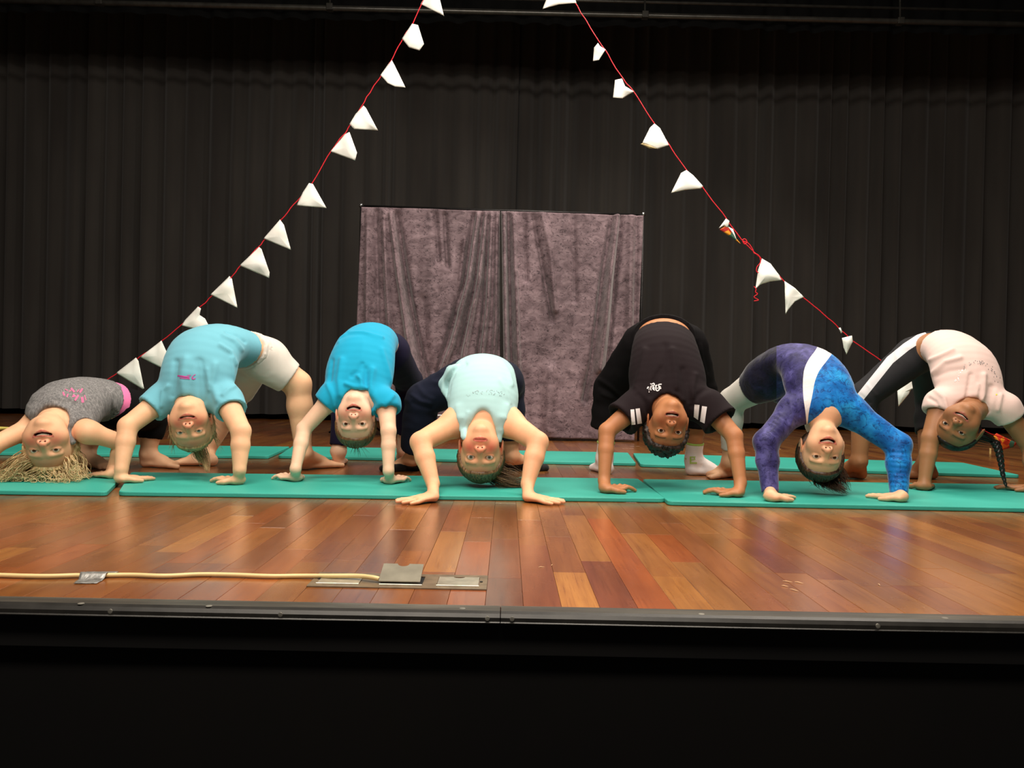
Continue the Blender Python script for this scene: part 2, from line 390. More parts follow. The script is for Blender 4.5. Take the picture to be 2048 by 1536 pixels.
# duct tape over the cable
def tape_mat():
    t=NT('silver_tape'); n=t.noise(60,5,(1,1,1),'Position',0.7); r=t.ramp(n.outputs['Fac'],[(0.35,lin((112,110,106))),(0.65,lin((176,174,170)))])
    t.l(r.outputs[0],t.b.inputs['Base Color']); t.b.inputs['Metallic'].default_value=0.55; t.b.inputs['Roughness'].default_value=0.34; t.bump(n.outputs['Fac'],0.6,0.003); return t.m
tp=[]; rows=15; cols=9
pa=[G(146,1168),G(192,1168)]; pb=[G(172,1144.5),G(236,1144)]
cyc=G(190,1151,0.0048).y
V=[];F=[]
for j in range(rows):
    t=j/(rows-1)
    L=pa[0].lerp(pb[0],t); Rr=pa[1].lerp(pb[1],t)
    for i in range(cols):
        q=L.lerp(Rr,i/(cols-1)); d=abs(q.y-cyc); z=0.0008+max(0,0.0102*(1-(d/0.013)**2)) if d<0.013 else 0.0008
        z+=0.0007*random.random(); V.append((q.x+ (0.002*random.random() if i in(0,cols-1) else 0),q.y,z))
for j in range(rows-1):
    for i in range(cols-1): a=j*cols+i; F.append((a,a+1,a+1+cols,a+cols))
o=mesh_np('duct_tape',V,F,tape_mat(),None,True); mod=o.modifiers.new('thick','SOLIDIFY'); mod.thickness=0.0004; mod.offset=1
tag(o,'piece of silver duct tape holding the cream cable down','tape')
# pale splinters on the boards
SPL=plain('splinter_wood',(230,190,140),0.6)
SL_=['lying flat on the front boards right of the floor box','standing nearly upright right of the floor box','topmost left of the cluster on the right front boards','topmost right of the cluster on the right front boards','small and leftmost in the cluster on the right front boards','lowest of the cluster on the right front boards','alone at right of the cluster, pointing away','on the boards behind the rear mats, below the backdrop','on the boards behind the rear mats, near the purple sleeve']
for si,(px,py,an,L) in enumerate(((1083,1134,0.2,0.014),(1104,1130,1.3,0.012),(1575,1163,-0.5,0.02),(1598,1165,-0.7,0.018),(1570,1172,-0.6,0.014),(1588,1180,-0.9,0.02),(1758,1169,1.5,0.012),(1228,882,0.3,0.02),(1560,898,0.1,0.015))):
    g=G(px,py,0.0012); m=MB(); d=Vector((math.cos(an),math.sin(an),0))*L/2
    m.tube([g-d,g-d*0.3+Vector((0,0.001,0.0006)),g+d*0.4,g+d],[0.0003,0.0009,0.0008,0.0002],5)
    o=m.build('wood_splinter',SPL); tag(o,'pale wood splinter '+SL_[si],'splinter','pale splinters on the stage floor')
# ------------------------------------------------------------------ figure engine: smooth-blended primitives -> one continuous mesh
NP=lambda v: np.array([v[0],v[1],v[2]],dtype=np.float64)
def unit(v):
    v=np.array(v,dtype=np.float64); n=np.linalg.norm(v); return v/n if n>1e-12 else v
class Cone:                       # tapered capsule, round or elliptical across side axis S
    def __init__(s,a,b,r1,r2=None,S=None,k=0.012,planes=(),m=None,sub=False):
        s.a=NP(a); s.b=NP(b); r2=r1 if r2 is None else r2
        s.w1,s.h1=(r1 if isinstance(r1,tuple) else (r1,r1)); s.w2,s.h2=(r2 if isinstance(r2,tuple) else (r2,r2))
        s.k=k; s.planes=list(planes); s.sub=sub; s.ell=S is not None; s.m=m
        ba=s.b-s.a; s.L2=max(float(ba@ba),1e-10); s.ba=ba
        if s.ell:
            T=unit(ba); S=np.array(S,dtype=np.float64); S=unit(S-T*(S@T)); s.T=T; s.S=S; s.N=np.cross(T,S)
    def R(s): return max(s.w1,s.h1,s.w2,s.h2)
    def box(s,pad):
        r=s.R()+pad; return np.minimum(s.a,s.b)-r,np.maximum(s.a,s.b)+r
    def infl(s,e,e2=None,**kw):
        e2=e if e2 is None else e2
        c=Cone(s.a,s.b,(s.w1+e,s.h1+e),(s.w2+e2,s.h2+e2),s.S if s.ell else None,s.k,s.planes,s.m,s.sub)
        if not s.ell: c.ell=False
        for q,v in kw.items(): setattr(c,q,v)
        return c
    def ev(s,x,y,z):
        ax,ay,az=s.a; px=x-ax; py=y-ay; pz=z-az
        t=np.clip((px*s.ba[0]+py*s.ba[1]+pz*s.ba[2])/s.L2,0,1)
        qx=px-t*s.ba[0]; qy=py-t*s.ba[1]; qz=pz-t*s.ba[2]
        w=s.w1+(s.w2-s.w1)*t
        if not s.ell: d=np.sqrt(qx*qx+qy*qy+qz*qz)-w
        else:
            h=s.h1+(s.h2-s.h1)*t; m=np.minimum(w,h) if s.m is None else s.m
            u=qx*s.S[0]+qy*s.S[1]+qz*s.S[2]; n=qx*s.N[0]+qy*s.N[1]+qz*s.N[2]; v=qx*s.T[0]+qy*s.T[1]+qz*s.T[2]
            k0=np.sqrt((u/w)**2+(n/h)**2+(v/m)**2); k1=np.sqrt((u/w**2)**2+(n/h**2)**2+(v/m**2)**2)+1e-9
            d=k0*(k0-1)/k1
        for p,nn in s.planes: d=np.maximum(d,(x-p[0])*nn[0]+(y-p[1])*nn[1]+(z-p[2])*nn[2])
        return d
class Ell:                        # ellipsoid with an orientation matrix (columns = axes)
    def __init__(s,c,r,Mx=None,k=0.01,sub=False,planes=()):
        s.c=NP(c); s.r=np.array(r,dtype=np.float64); s.M=np.eye(3) if Mx is None else np.array(Mx); s.k=k; s.sub=sub; s.planes=list(planes)
    def R(s): return s.r.max()
    def box(s,pad): return s.c-s.r.max()-pad,s.c+s.r.max()+pad
    def ev(s,x,y,z):
        px=x-s.c[0]; py=y-s.c[1]; pz=z-s.c[2]; M=s.M
        u=px*M[0,0]+py*M[1,0]+pz*M[2,0]; v=px*M[0,1]+py*M[1,1]+pz*M[2,1]; w=px*M[0,2]+py*M[1,2]+pz*M[2,2]
        a,b,c=s.r
        k0=np.sqrt((u/a)**2+(v/b)**2+(w/c)**2); k1=np.sqrt((u/a**2)**2+(v/b**2)**2+(w/c**2)**2)+1e-9
        d=k0*(k0-1)/k1
        for p,nn in s.planes: d=np.maximum(d,(x-p[0])*nn[0]+(y-p[1])*nn[1]+(z-p[2])*nn[2])
        return d
def axis(lo,hi,h,fine):
    out=[]; x=lo
    while x<hi:
        out.append(x); st=h
        for a,b,f in fine:
            if a<=x<b: st=min(st,f)
            elif x<a<x+st: st=max(a-x,f)
        x+=st
    out.append(x); return np.array(out)
def surface(prims,h=0.0045,fine=None,floorz=None,pad=0.02):
    """sample the blended field on a rectilinear grid and extract it (surface nets)"""
    add=[p for p in prims if not p.sub]
    lo=np.min([p.box(0.008)[0] for p in add],0); hi=np.max([p.box(0.008)[1] for p in add],0)
    if floorz is not None: lo[2]=max(lo[2],floorz-0.012)
    fine=fine or [[],[],[]]
    ax=[axis(lo[i],hi[i],h,fine[i]) for i in range(3)]
    X,Y,Z=ax; D=np.full((len(X),len(Y),len(Z)),0.06,dtype=np.float32)
    for p in prims:
        b0,b1=p.box(pad+p.k)
        s=[slice(max(0,np.searchsorted(ax[i],b0[i])-1),min(len(ax[i]),np.searchsorted(ax[i],b1[i])+1)) for i in range(3)]
        if any(q.start>=q.stop for q in s): continue
        d=p.ev(X[s[0]][:,None,None].astype(np.float32),Y[s[1]][None,:,None].astype(np.float32),Z[s[2]][None,None,:].astype(np.float32)).astype(np.float32)
        o=D[s[0],s[1],s[2]]; k=max(p.k,1e-5)
        if not p.sub:
            hh=np.clip(0.5+0.5*(o-d)/k,0,1); D[s[0],s[1],s[2]]=o+(d-o)*hh-k*hh*(1-hh)
        else:
            d=-d; hh=np.clip(0.5-0.5*(o-d)/k,0,1); D[s[0],s[1],s[2]]=o+(d-o)*hh+k*hh*(1-hh)
    if floorz is not None: D=np.maximum(D,(floorz-Z)[None,None,:].astype(np.float32))
    D[0]=D[-1]=0.05; D[:,0]=D[:,-1]=0.05; D[:,:,0]=D[:,:,-1]=0.05
    S=D<0
    nx,ny,nz=D.shape
    cnt=np.zeros((nx-1,ny-1,nz-1),dtype=np.int8)
    for i in(0,1):
        for j in(0,1):
            for k in(0,1): cnt+=S[i:nx-1+i,j:ny-1+j,k:nz-1+k]
    act=(cnt>0)&(cnt<8); I,Jx,K=np.nonzero(act); n=len(I)
    idx=np.full(act.shape,-1,dtype=np.int32); idx[I,Jx,K]=np.arange(n)
    cor=[(i,j,k) for i in(0,1) for j in(0,1) for k in(0,1)]
    dv={c:D[I+c[0],Jx+c[1],K+c[2]] for c in cor}
    acc=np.zeros((n,3)); m=np.zeros(n)
    for c in cor:
        for a in range(3):
            if c[a]==1: continue
            e=list(c); e[a]=1; e=tuple(e); d0=dv[c]; d1=dv[e]; cr=(d0<0)!=(d1<0)
            t=np.where(cr,d0/np.where(cr,d0-d1,1),0)
            p=np.array(c,dtype=float)[None,:]+np.zeros((n,1)); p[:,a]+=t
            acc+=np.where(cr[:,None],p,0); m+=cr
    acc/=m[:,None]
    V=np.stack([X[I]+acc[:,0]*(X[I+1]-X[I]),Y[Jx]+acc[:,1]*(Y[Jx+1]-Y[Jx]),Z[K]+acc[:,2]*(Z[K+1]-Z[K])],1)
    F=[]
    # edges along each axis
    e=S[:-1,1:-1,1:-1]!=S[1:,1:-1,1:-1]; i,j,k=np.nonzero(e); f=S[i,j+1,k+1]
    q=np.stack([idx[i,j,k],idx[i,j+1,k],idx[i,j+1,k+1],idx[i,j,k+1]],1); q[~f]=q[~f][:,::-1]; F.append(q)
    e=S[1:-1,:-1,1:-1]!=S[1:-1,1:,1:-1]; i,j,k=np.nonzero(e); f=S[i+1,j,k+1]
    q=np.stack([idx[i,j,k],idx[i,j,k+1],idx[i+1,j,k+1],idx[i+1,j,k]],1); q[~f]=q[~f][:,::-1]; F.append(q)
    e=S[1:-1,1:-1,:-1]!=S[1:-1,1:-1,1:]; i,j,k=np.nonzero(e); f=S[i+1,j+1,k]
    q=np.stack([idx[i,j,k],idx[i+1,j,k],idx[i+1,j+1,k],idx[i,j+1,k]],1); q[~f]=q[~f][:,::-1]; F.append(q)
    F=np.concatenate(F); F=F[(F>=0).all(1)]
    return V,F
def relax(V,F,it=1,lam=0.5,mask=None):
    A=np.concatenate([F,np.roll(F,1,1)],0); a=F.ravel(); b=np.roll(F,-1,1).ravel()
    n=len(V); deg=np.bincount(a,minlength=n)+np.bincount(b,minlength=n); deg=np.maximum(deg,1)
    for _ in range(it):
        for sg in(lam,-lam*1.02):
            s=np.stack([np.bincount(a,V[b,i],n)+np.bincount(b,V[a,i],n) for i in range(3)],1)/deg[:,None]
            V=V+sg*(s-V)
    return V
def normals(V,F):
    n=np.cross(V[F[:,2]]-V[F[:,0]],V[F[:,3]]-V[F[:,1]]); N=np.zeros_like(V)
    for i in range(4):
        for c in range(3): N[:,c]+=np.bincount(F[:,i],n[:,c],len(V))
    return N/np.maximum(np.linalg.norm(N,axis=1),1e-12)[:,None]

# ------------------------------------------------------------------ body parts
def head_frame(tilt,roll,yaw,inv=True):
    """columns: head's left, forward (face), crown. inv: hanging upside down facing the camera"""
    a=math.radians(tilt); r=math.radians(roll); yw=math.radians(yaw)
    f=np.array((0,-math.cos(a),-math.sin(a))); c=np.array((0,math.sin(a),-math.cos(a))); l=np.cross(f,c)
    Mx=np.stack([l,f,c],1)
    # yaw about the crown axis, then roll about the view axis (y)
    def rot(ax,an):
        return np.array(Matrix.Rotation(an,3,Vector(ax)))
    Mx=rot(c,yw)@Mx; Mx=rot((0,1,0),r)@Mx
    return Mx
def head_prims(o,Mx,s=1.0,mouth=0.5,smile=0.5,w=1.0,ears=(1,1),earsz=1.0,chub=1.0,eo=.0042,mw=1.0):
    o=NP(o); P=lambda x,y,z: o+Mx@(np.array((x*w,y,z))*s)
    E=lambda c,r,k,sub=False,My=None: Ell(P(*c),np.array(r)*s*np.array((w if not sub else 1,1,1)),Mx if My is None else My,k*s,sub)
    L=[]
    L.append(E((0,-.013,.030),(.0735,.088,.070),.001))
    L.append(E((0,.018,-.012),(.062,.062,.074),.02))
    L.append(E((0,.030,-.055),(.047*chub,.043,.040),.022))
    L.append(E((0,.058,-.083),(.020,.016,.015),.016))
    for q in(-1,1):
        L.append(E((q*.036,.046,-.032),(.027*chub,.026,.027),.02))
        L.append(Cone(P(q*.012,.0735,.0175),P(q*.042,.062,.0185),.0085*s,.007*s,k=.012*s))
    # nose
    L.append(Cone(P(0,.074,.008),P(0,.090,-.022),.0070*s,.0092*s,k=.012*s))
    L.append(E((0,.0925,-.0265),(.0105,.0105,.0095),.006))
    for q in(-1,1): L.append(E((q*.0118,.0825,-.0285),(.0072,.0095,.0075),.005))
    # eye sockets and lids
    for q in(-1,1):
        L.append(E((q*.0315,.0865,.0035),(.0165,.013,.0105),.010,True))
        L.append(E((q*.0315,.0625,.003),(.0150,.0135,.0135),.004))
    # mouth region
    L.append(E((0,.066,-.055),(.026,.016,.019),.014))
    cz=-.0565; up=.004*smile*1.6
    mo=.0048*mouth
    zc=lambda x: cz+up*(x/.024/mw)**2*1.6
    yc=lambda x: .0825-.0155*(x/.026)**2
    xs=[q*mw for q in(-.025,-.017,-.009,0,.009,.017,.025)]
    for a,b in zip(xs[:-1],xs[1:]):
        fa=1-abs(a)/.027/mw; fb=1-abs(b)/.027/mw
        L.append(Cone(P(a,yc(a)-.002,zc(a)+.0028+mo*fa*1.0),P(b,yc(b)-.002,zc(b)+.0028+mo*fb*1.0),(.0022+(.0016-.0006*min(1,smile))*fa)*s,(.0022+(.0016-.0006*min(1,smile))*fb)*s,k=.003*s))
        L.append(Cone(P(a,yc(a)-.0035,zc(a)-.0030-mo*fa*1.3),P(b,yc(b)-.0035,zc(b)-.0030-mo*fb*1.3),(.0024+(.0026-.0011*min(1,smile))*fa)*s,(.0024+(.0026-.0011*min(1,smile))*fb)*s,k=.003*s))
    for a,b in zip(xs[1:-2],xs[2:-1]):
        L.append(Cone(P(a,yc(a)+.004,zc(a)-.0002),P(b,yc(b)+.004,zc(b)-.0002),(.0010+.0042*mouth)*s,k=.002*s,sub=True))
        if mouth>0.2: L.append(Cone(P(a,yc(a)-.004,zc(a)-.0002),P(b,yc(b)-.004,zc(b)-.0002),(.0010+.0040*mouth)*s,k=.002*s,sub=True))
    # nostrils, eye slits
    for q in(-1,1):
        L.append(Cone(P(q*.0066,.0905,-.0395),P(q*.0055,.0875,-.028),.0036*s,.0028*s,k=.0015*s,sub=True))
        L.append(Ell(P(q*.0315,.0760,.0033),np.array((.0128,.008,eo))*s,Mx,.0015*s,True))
    # ears
    for q,on in zip((-1,1),ears):
        if on:
            L.append(E((q*.0755,-.006,-.006),(.0060*earsz,.0165*earsz,.0270*earsz),.006))
            L.append(E((q*.0810,-.002,-.003),(.0045,.0095,.0165),.003,True))
    return L,P
def face_color(V,o,Mx,s,base,lip,flush,brow,w=1.0,flushk=1.0,browk=1.0,open_=0.5,smile=0.5,eo=.0044,mw=1.0):
    """paint lips, brows, lash lines, mouth inside and flush on the skin, in head coordinates"""
    q=(V-NP(o))@Mx/s; q[:,0]/=w; x,y,z=q[:,0],q[:,1],q[:,2]
    col=np.tile(np.array(base),(len(V),1)); nearh=(np.abs(x)<.1)&(np.abs(y)<.12)&(z>-.115)&(z<.12)
    def blend(m,c,k=1.0):
        m=np.clip(m*k,0,1)*nearh; col[:]=col*(1-m[:,None])+np.array(c)*m[:,None]
    g=lambda a,b,c,r: np.exp(-(((x-a)/r[0])**2+((y-b)/r[1])**2+((z-c)/r[2])**2))
    blend(g(.034,.06,-.028,(.024,.05,.022))+g(-.034,.06,-.028,(.024,.05,.022)),flush,0.55*flushk)
    blend(g(0,.07,.055,(.05,.05,.03)),flush,0.42*flushk); blend(g(0,.095,-.025,(.012,.02,.012)),flush,0.4*flushk)
    blend(g(.075,-.006,-.006,(.012,.03,.03))+g(-.075,-.006,-.006,(.012,.03,.03)),flush,0.45*flushk)
    cz=-.0565+.0064*smile*(x/mw/.024)**2*1.6
    mo=.0048*open_*np.clip(1-np.abs(x/mw)/.027,0,1)
    dz=z-cz; tp=np.sqrt(np.clip(1-(x/mw/.0265)**2,0,1)); cup=.0012*np.exp(-(x/.003)**2)
    lipm=(y>.060)*np.clip((.0265-np.abs(x/mw))/.002,0,1)*np.clip(((.0062-cup)*tp+mo*1.05-dz)/.0012,0,1)*np.clip((dz+.0085*tp+mo*1.35)/.0012,0,1)
    blend(lipm,lip,0.85)
    ins=(np.abs(x/mw)<.022)*(np.abs(dz)<.0030+mo*0.8)*(y<.0825-.0155*(x/.026)**2-0.003)*(y>.03); blend(ins*1.0,(.06,.012,.01))
    for e in(-1,1):
        ex=x-e*.0315
        arch=.0225+.0035*(1-(ex/.02)**2); blend((y>.04)*np.clip((.021-np.abs(ex))/.004,0,1)*np.exp(-((z-arch)/.0026)**2),brow,0.75*browk)
        rr=np.sqrt((ex/.0135)**2+((z-.0033)/(eo+.0014))**2); blend((y>.05)*np.exp(-((rr-1)/.16)**2),tuple(v*.35 for v in brow),0.6)
        blend((y>.05)*np.exp(-((ex/.018)**2+((z+.010)/.005)**2)),tuple(b*f for b,f in zip(base,(.75,.6,.55))),0.4)
        nr=np.sqrt(((x-e*.0063)/.0036)**2+((y-.0895)/.0050)**2); blend((z<-.028)*(z>-.045)*np.clip(1.15-nr,0,1)*3*(np.abs(y-.089)<.012),(.10,.025,.02),0.9)
    return col
def hand_prims(W,H,d,s=1.0,thumb=1,spread=7,curl=0.4,zs=0.0,k=.010):
    """planted hand: W wrist, H point on the surface under the heel of the palm, d direction of the fingers"""
    n=np.array((0,0,1.0)); d=unit((d[0],d[1],0)); side=np.cross(n,d)*thumb; H=np.array((H[0],H[1],zs)); W=NP(W); L=[]
    P0=H+n*.017*s; K=H+d*.062*s+n*.0125*s
    L.append(Cone(W,P0+n*.004,.0205*s,.0200*s,k=k)); L.append(Cone(P0,K,(.027*s,.0155*s),(.0355*s,.0115*s),S=side,k=k))
    L.append(Ell(P0+side*.018*s-n*.001,(.014*s,.018*s,.0125*s),None,k))
    lens=(.060,.067,.062,.050); 
    for i in range(4):
        off=(1.5-i)*.0182*s; an=math.radians((1.5-i)*spread)
        fd=d*math.cos(an)+side*math.sin(an); b=K+side*off-d*(.004*abs(i-1.2))*s-n*.001
        r=(.0082,.0084,.0080,.0072)[i]*s; Lh=lens[i]*s
        zb=max(.0120*s,r)
        p=[b]
        z1=zs+r*0.95+curl*.016*s; z2=zs+r*0.9+curl*.010*s; z3=zs+r*.82
        p.append(np.array((*(b+fd*Lh*.42)[:2],z1))); p.append(np.array((*(b+fd*Lh*.74)[:2],z2))); p.append(np.array((*(b+fd*Lh)[:2],z3)))
        L.append(Cone(p[0],p[1],r*1.08,r,k=.004)); L.append(Cone(p[1],p[2],r,r*.92,k=.002)); L.append(Cone(p[2],p[3],r*.92,r*.80,k=.002))
    t0=P0+d*.010*s+side*.024*s; t1=t0+(d*.45+side*.80)*.030*s; t2=t1+(d*.80+side*.45)*.026*s
    t1[2]=zs+.0115*s; t2[2]=zs+.0080*s
    L.append(Cone(t0,t1,.0125*s,.0098*s,k=.008)); L.append(Cone(t1,t2,.0098*s,.0074*s,k=.003))
    return L
def foot_prims(A,H,d,s=1.0,big=1,zs=0.0,toes=True,inf=0.0,lift=0.0):
    """A ankle joint, H point on the floor under the heel, d direction of the toes, big = side of the big toe"""
    n=np.array((0,0,1.0)); d=unit((d[0],d[1],0)); side=np.cross(n,d)*big; H=np.array((H[0],H[1],zs)); A=NP(A); L=[]; e=inf
    hl=H+n*(.027*s+lift); B=H+d*.135*s
    L.append(Cone(A,hl,.030*s+e,.0255*s+e,k=.02))
    L.append(Cone(A,H+d*.085*s+n*.032*s,.030*s+e,(.023*s+e),k=.02))
    L.append(Cone(H+d*.075*s+n*(.030*s+lift*.5),B+n*.0165*s,(.027*s+e,.022*s+e),(.037*s+e,.0145*s+e),S=side,k=.016))
    L.append(Cone(hl-n*.008,B+n*.013*s,(.024*s+e,.016*s+e),(.034*s+e,.012*s+e),S=side,k=.016))
    for q in(-1,1): L.append(Ell(A+side*q*.026*s-n*.002,(.010*s,.012*s,.012*s),None,.012))
    if toes:
        for i in range(5):
            off=(2-i)*.0148*s; ln=(.040,.034,.030,.026,.021)[i]*s; r=(.0115,.0082,.0078,.0074,.0072)[i]*s
            b=B+side*(off+.002)-d*(.004*i)*s+n*(r+.004*s); t=b+d*ln; t[2]=zs+r*.9
            L.append(Cone(b,t,r*1.05,r*.95,k=.0045))
    else:
        L.append(Cone(B+n*.0145*s,B+d*.032*s+n*.013*s,(.036*s+e,.014*s+e),(.027*s+e,.012*s+e),S=side,k=.01))
    return L
class Fig:
    pass
def catmull(P,n):
    P=[np.array(p,dtype=float) for p in P]; out=[]
    for i in range(len(P)-1):
        a=P[max(i-1,0)]; b=P[i]; c=P[i+1]; d=P[min(i+2,len(P)-1)]
        for k in range(n):
            t=k/n; out.append(0.5*((2*b)+(c-a)*t+(2*a-5*b+4*c-d)*t*t+(3*b-a-3*c+d)*t**3))
    out.append(P[-1]); return out
def chain(rows,n=4,e=(0,0),t0=0.0,t1=1e9,k=.02,end_cut=True,start_cut=False,m=None):
    """rows: (x,y,z,w,h,Sx,Sy,Sz); elliptical segments through them; e inflates w,h"""
    R=catmull(rows,n); N=len(R)-1; L=[]; i0=max(0,int(round(t0*n))); i1=min(N,int(round(t1*n)))
    pl=[]
    if end_cut:
        p=R[i1][:3]; T=unit(R[i1][:3]-R[i1-1][:3]); pl.append((p,T))
    if start_cut:
        p=R[i0][:3]; T=unit(R[i0][:3]-R[i0+1][:3]); pl.append((p,T))
    for i in range(i0,i1):
        a=R[i]; b=R[i+1]; S=(a[5:8]+b[5:8])/2
        mm=m if m is not None else min(a[3],a[4])*0.95
        L.append(Cone(a[:3],b[:3],(a[3]+e[0],a[4]+e[1]),(b[3]+e[0],b[4]+e[1]),S=S,k=(k if i==i0 else .0015),m=mm,planes=pl if (i>=i1-8 or start_cut) else []))
    return L
def cloth_disp(V,N,amp,freq,seed=0,ridge=True):
    n=vnoise(V*np.array(freq)+seed*7.3)
    n2=vnoise(V*np.array(freq)*2.1+seed*3.1+11)
    r=(1-np.abs(2*n-1)) if ridge else n
    return V+N*(amp*(r-0.5)+amp*0.35*(n2-0.5))[:,None]
def seg_dist(px,py,poly):
    d=np.full(len(px),1e9)
    for (x0,y0),(x1,y1) in zip(poly[:-1],poly[1:]):
        dx=x1-x0; dy=y1-y0; t=np.clip(((px-x0)*dx+(py-y0)*dy)/(dx*dx+dy*dy+1e-9),0,1); d=np.minimum(d,np.hypot(px-x0-t*dx,py-y0-t*dy))
    return d
def folds(V,N,fl):
    """fl: (polyline in pixels, width px, height m) raised on the side that faces the hall"""
    u,v=proj(V); view=np.array(CAM)-V; view/=np.linalg.norm(view,axis=1)[:,None]; f=np.clip((N*view).sum(1)*2,0,1)
    dd=np.zeros(len(V))
    for poly,wd,am in fl: dd+=am*np.exp(-(seg_dist(u,v,poly)/wd)**2)
    dd=np.maximum(dd,-.0065)
    return V+N*(dd*f)[:,None]
def garment(name,prims,mat,parent,h=0.006,amp=0.002,freq=(18,18,18),seed=0,fold=(),ridge=True,floorz=None,it=1,col=None,fmat=None,label=None):
    V,F=surface(prims,h,floorz=floorz); V=relax(V,F,it)
    N=normals(V,F)
    if amp: V=cloth_disp(V,N,amp,freq,seed,ridge)
    if fold: V=folds(V,normals(V,F),fold)
    fm=fmat(V,F) if fmat else None
    cc=col(V) if col else None
    o=mesh_np(name,V,F,mat,parent,True,cc,fm)
    if label: o['label']=label
    return o
def decal(name,target,shapes,mat,parent,off=0.0018,step=1.2):
    """flat print laid on a garment: shapes = list of (polyline px, width px) strokes, or ('poly', corner list)"""
    me=target.data; vs=[v.co for v in me.vertices]; bv=BVHTree.FromPolygons(vs,[tuple(p.vertices) for p in me.polygons])
    inv=target.matrix_world.inverted(); m=MB()
    def hit(px,py):
        d=ray(px,py).normalized(); r=bv.ray_cast(inv@CAM,(inv.to_3x3()@d).normalized(),20)
        return None if r[0] is None else (target.matrix_world@r[0])-d*off
    def quad(a,b,c,d):
        P=[hit(*q) for q in(a,b,c,d)]
        if any(p is None for p in P): return
        dz=max(p.y for p in P)-min(p.y for p in P)
        if dz>0.03: return
        i=len(m.v); m.v+=P; m.f.append((i,i+1,i+2,i+3))
    for sh in shapes:
        if sh[0]=='quad':
            A,B,Cc,D=[np.array(p,dtype=float) for p in sh[1]]; nu=max(1,int(max(np.linalg.norm(B-A),np.linalg.norm(Cc-D))/2)); nv=max(1,int(max(np.linalg.norm(D-A),np.linalg.norm(Cc-B))/2))
            g=lambda u,v: (A*(1-u)+B*u)*(1-v)+(D*(1-u)+Cc*u)*v
            for i in range(nu):
                for j in range(nv): quad(g(i/nu,j/nv),g((i+1)/nu,j/nv),g((i+1)/nu,(j+1)/nv),g(i/nu,(j+1)/nv))
        else:
            pl,wd=sh; P=[np.array(p,dtype=float) for p in pl]; Q=[]
            for a,b in zip(P[:-1],P[1:]):
                k=max(1,int(np.linalg.norm(b-a)/step)); Q+=[a+(b-a)*i/k for i in range(k)]
            Q.append(P[-1]); n=len(Q); Ls=[];Rs=[]
            for i in range(n):
                t=Q[min(i+1,n-1)]-Q[max(i-1,0)]; t=t/(np.linalg.norm(t)+1e-9); nn=np.array((-t[1],t[0]))*wd/2; Ls.append(Q[i]+nn); Rs.append(Q[i]-nn)
            for i in range(n-1): quad(Ls[i],Ls[i+1],Rs[i+1],Rs[i])
    if not m.f: return None
    return m.build(name,mat,parent)

# ------------------------------------------------------------------ skin, eyes, hair materials
def skin_mat(name):
    t=NT(name); at=t.n('ShaderNodeAttribute'); at.attribute_name='Col'
    n=t.noise(14,4); r=t.ramp(n.outputs['Fac'],[(0.3,(0.93,0.86,0.83)),(0.7,(1.05,1.04,1.02))]); c=t.mix(1.0,at.outputs['Color'],r.outputs[0],'MULTIPLY')
    t.l(c,t.b.inputs['Base Color']); t.b.inputs['Roughness'].default_value=0.52; t.b.inputs['Specular IOR Level'].default_value=0.35
    t.b.inputs['Subsurface Weight'].default_value=0.12; t.b.inputs['Subsurface Radius'].default_value=(1.0,0.35,0.2); t.b.inputs['Subsurface Scale'].default_value=0.008
    n2=t.noise(420,2); t.bump(n2.outputs['Fac'],0.08,0.0006); return t.m
SKIN=skin_mat('skin')
TEETH=plain('tooth_enamel',(236,226,205),0.25,0,0.04,20,0)
def eye_mat(name,iris):
    t=NT(name); tc=t.n('ShaderNodeTexCoord'); sp=t.n('ShaderNodeSeparateXYZ'); t.l(tc.outputs['Object'],sp.inputs[0])
    cb=t.n('ShaderNodeCombineXYZ'); t.l(sp.outputs[0],cb.inputs[0]); t.l(sp.outputs[2],cb.inputs[2])
    ln=t.n('ShaderNodeVectorMath',operation='LENGTH'); t.l(cb.outputs[0],ln.inputs[0])
    ml=t.n('ShaderNodeMath',operation='MULTIPLY'); ml.inputs[1].default_value=100; t.l(ln.outputs['Value'],ml.inputs[0])
    ir=lin(iris)
    r=t.ramp(ml.outputs[0],[(0.20,(0.004,0.004,0.004)),(0.24,tuple(v*0.7 for v in ir)),(0.54,ir),(0.62,(0.02,0.015,0.01)),(0.68,lin((206,190,180)))])
    t.l(r.outputs[0],t.b.inputs['Base Color']); t.b.inputs['Roughness'].default_value=0.08; return t.m
EYE_BR=eye_mat('eye_brown',(84,52,30)); EYE_BL=eye_mat('eye_grey_blue',(104,110,98)); EYE_DK=eye_mat('eye_dark_brown',(46,26,16))
def hair_mat(name,c0,c1,rough=0.42):
    t=NT(name); n=t.noise(1,4,(160,160,20),'Object',0.6); n2=t.noise(26,3)
    a=t.ramp(n.outputs['Fac'],[(0.35,lin(c0)),(0.65,lin(c1))]); b=t.ramp(n2.outputs['Fac'],[(0.3,(0.7,0.7,0.7)),(0.7,(1.15,1.15,1.15))])
    t.l(t.mix(1.0,a.outputs[0],b.outputs[0],'MULTIPLY'),t.b.inputs['Base Color']); t.b.inputs['Roughness'].default_value=rough
    t.b.inputs['Specular IOR Level'].default_value=0.45; t.b.inputs['Anisotropic'].default_value=0.4
    t.bump(n.outputs['Fac'],0.5,0.002); return t.m
def hline(th,front,side,nape):
    a=abs(th)
    return front if a<.70 else front+(side-front)*((a-.70)/.6) if a<1.30 else side+(nape*.35-side)*((a-1.30)/.5) if a<1.80 else nape*.35+(nape-nape*.35)*min(1,(a-1.80)/.5)
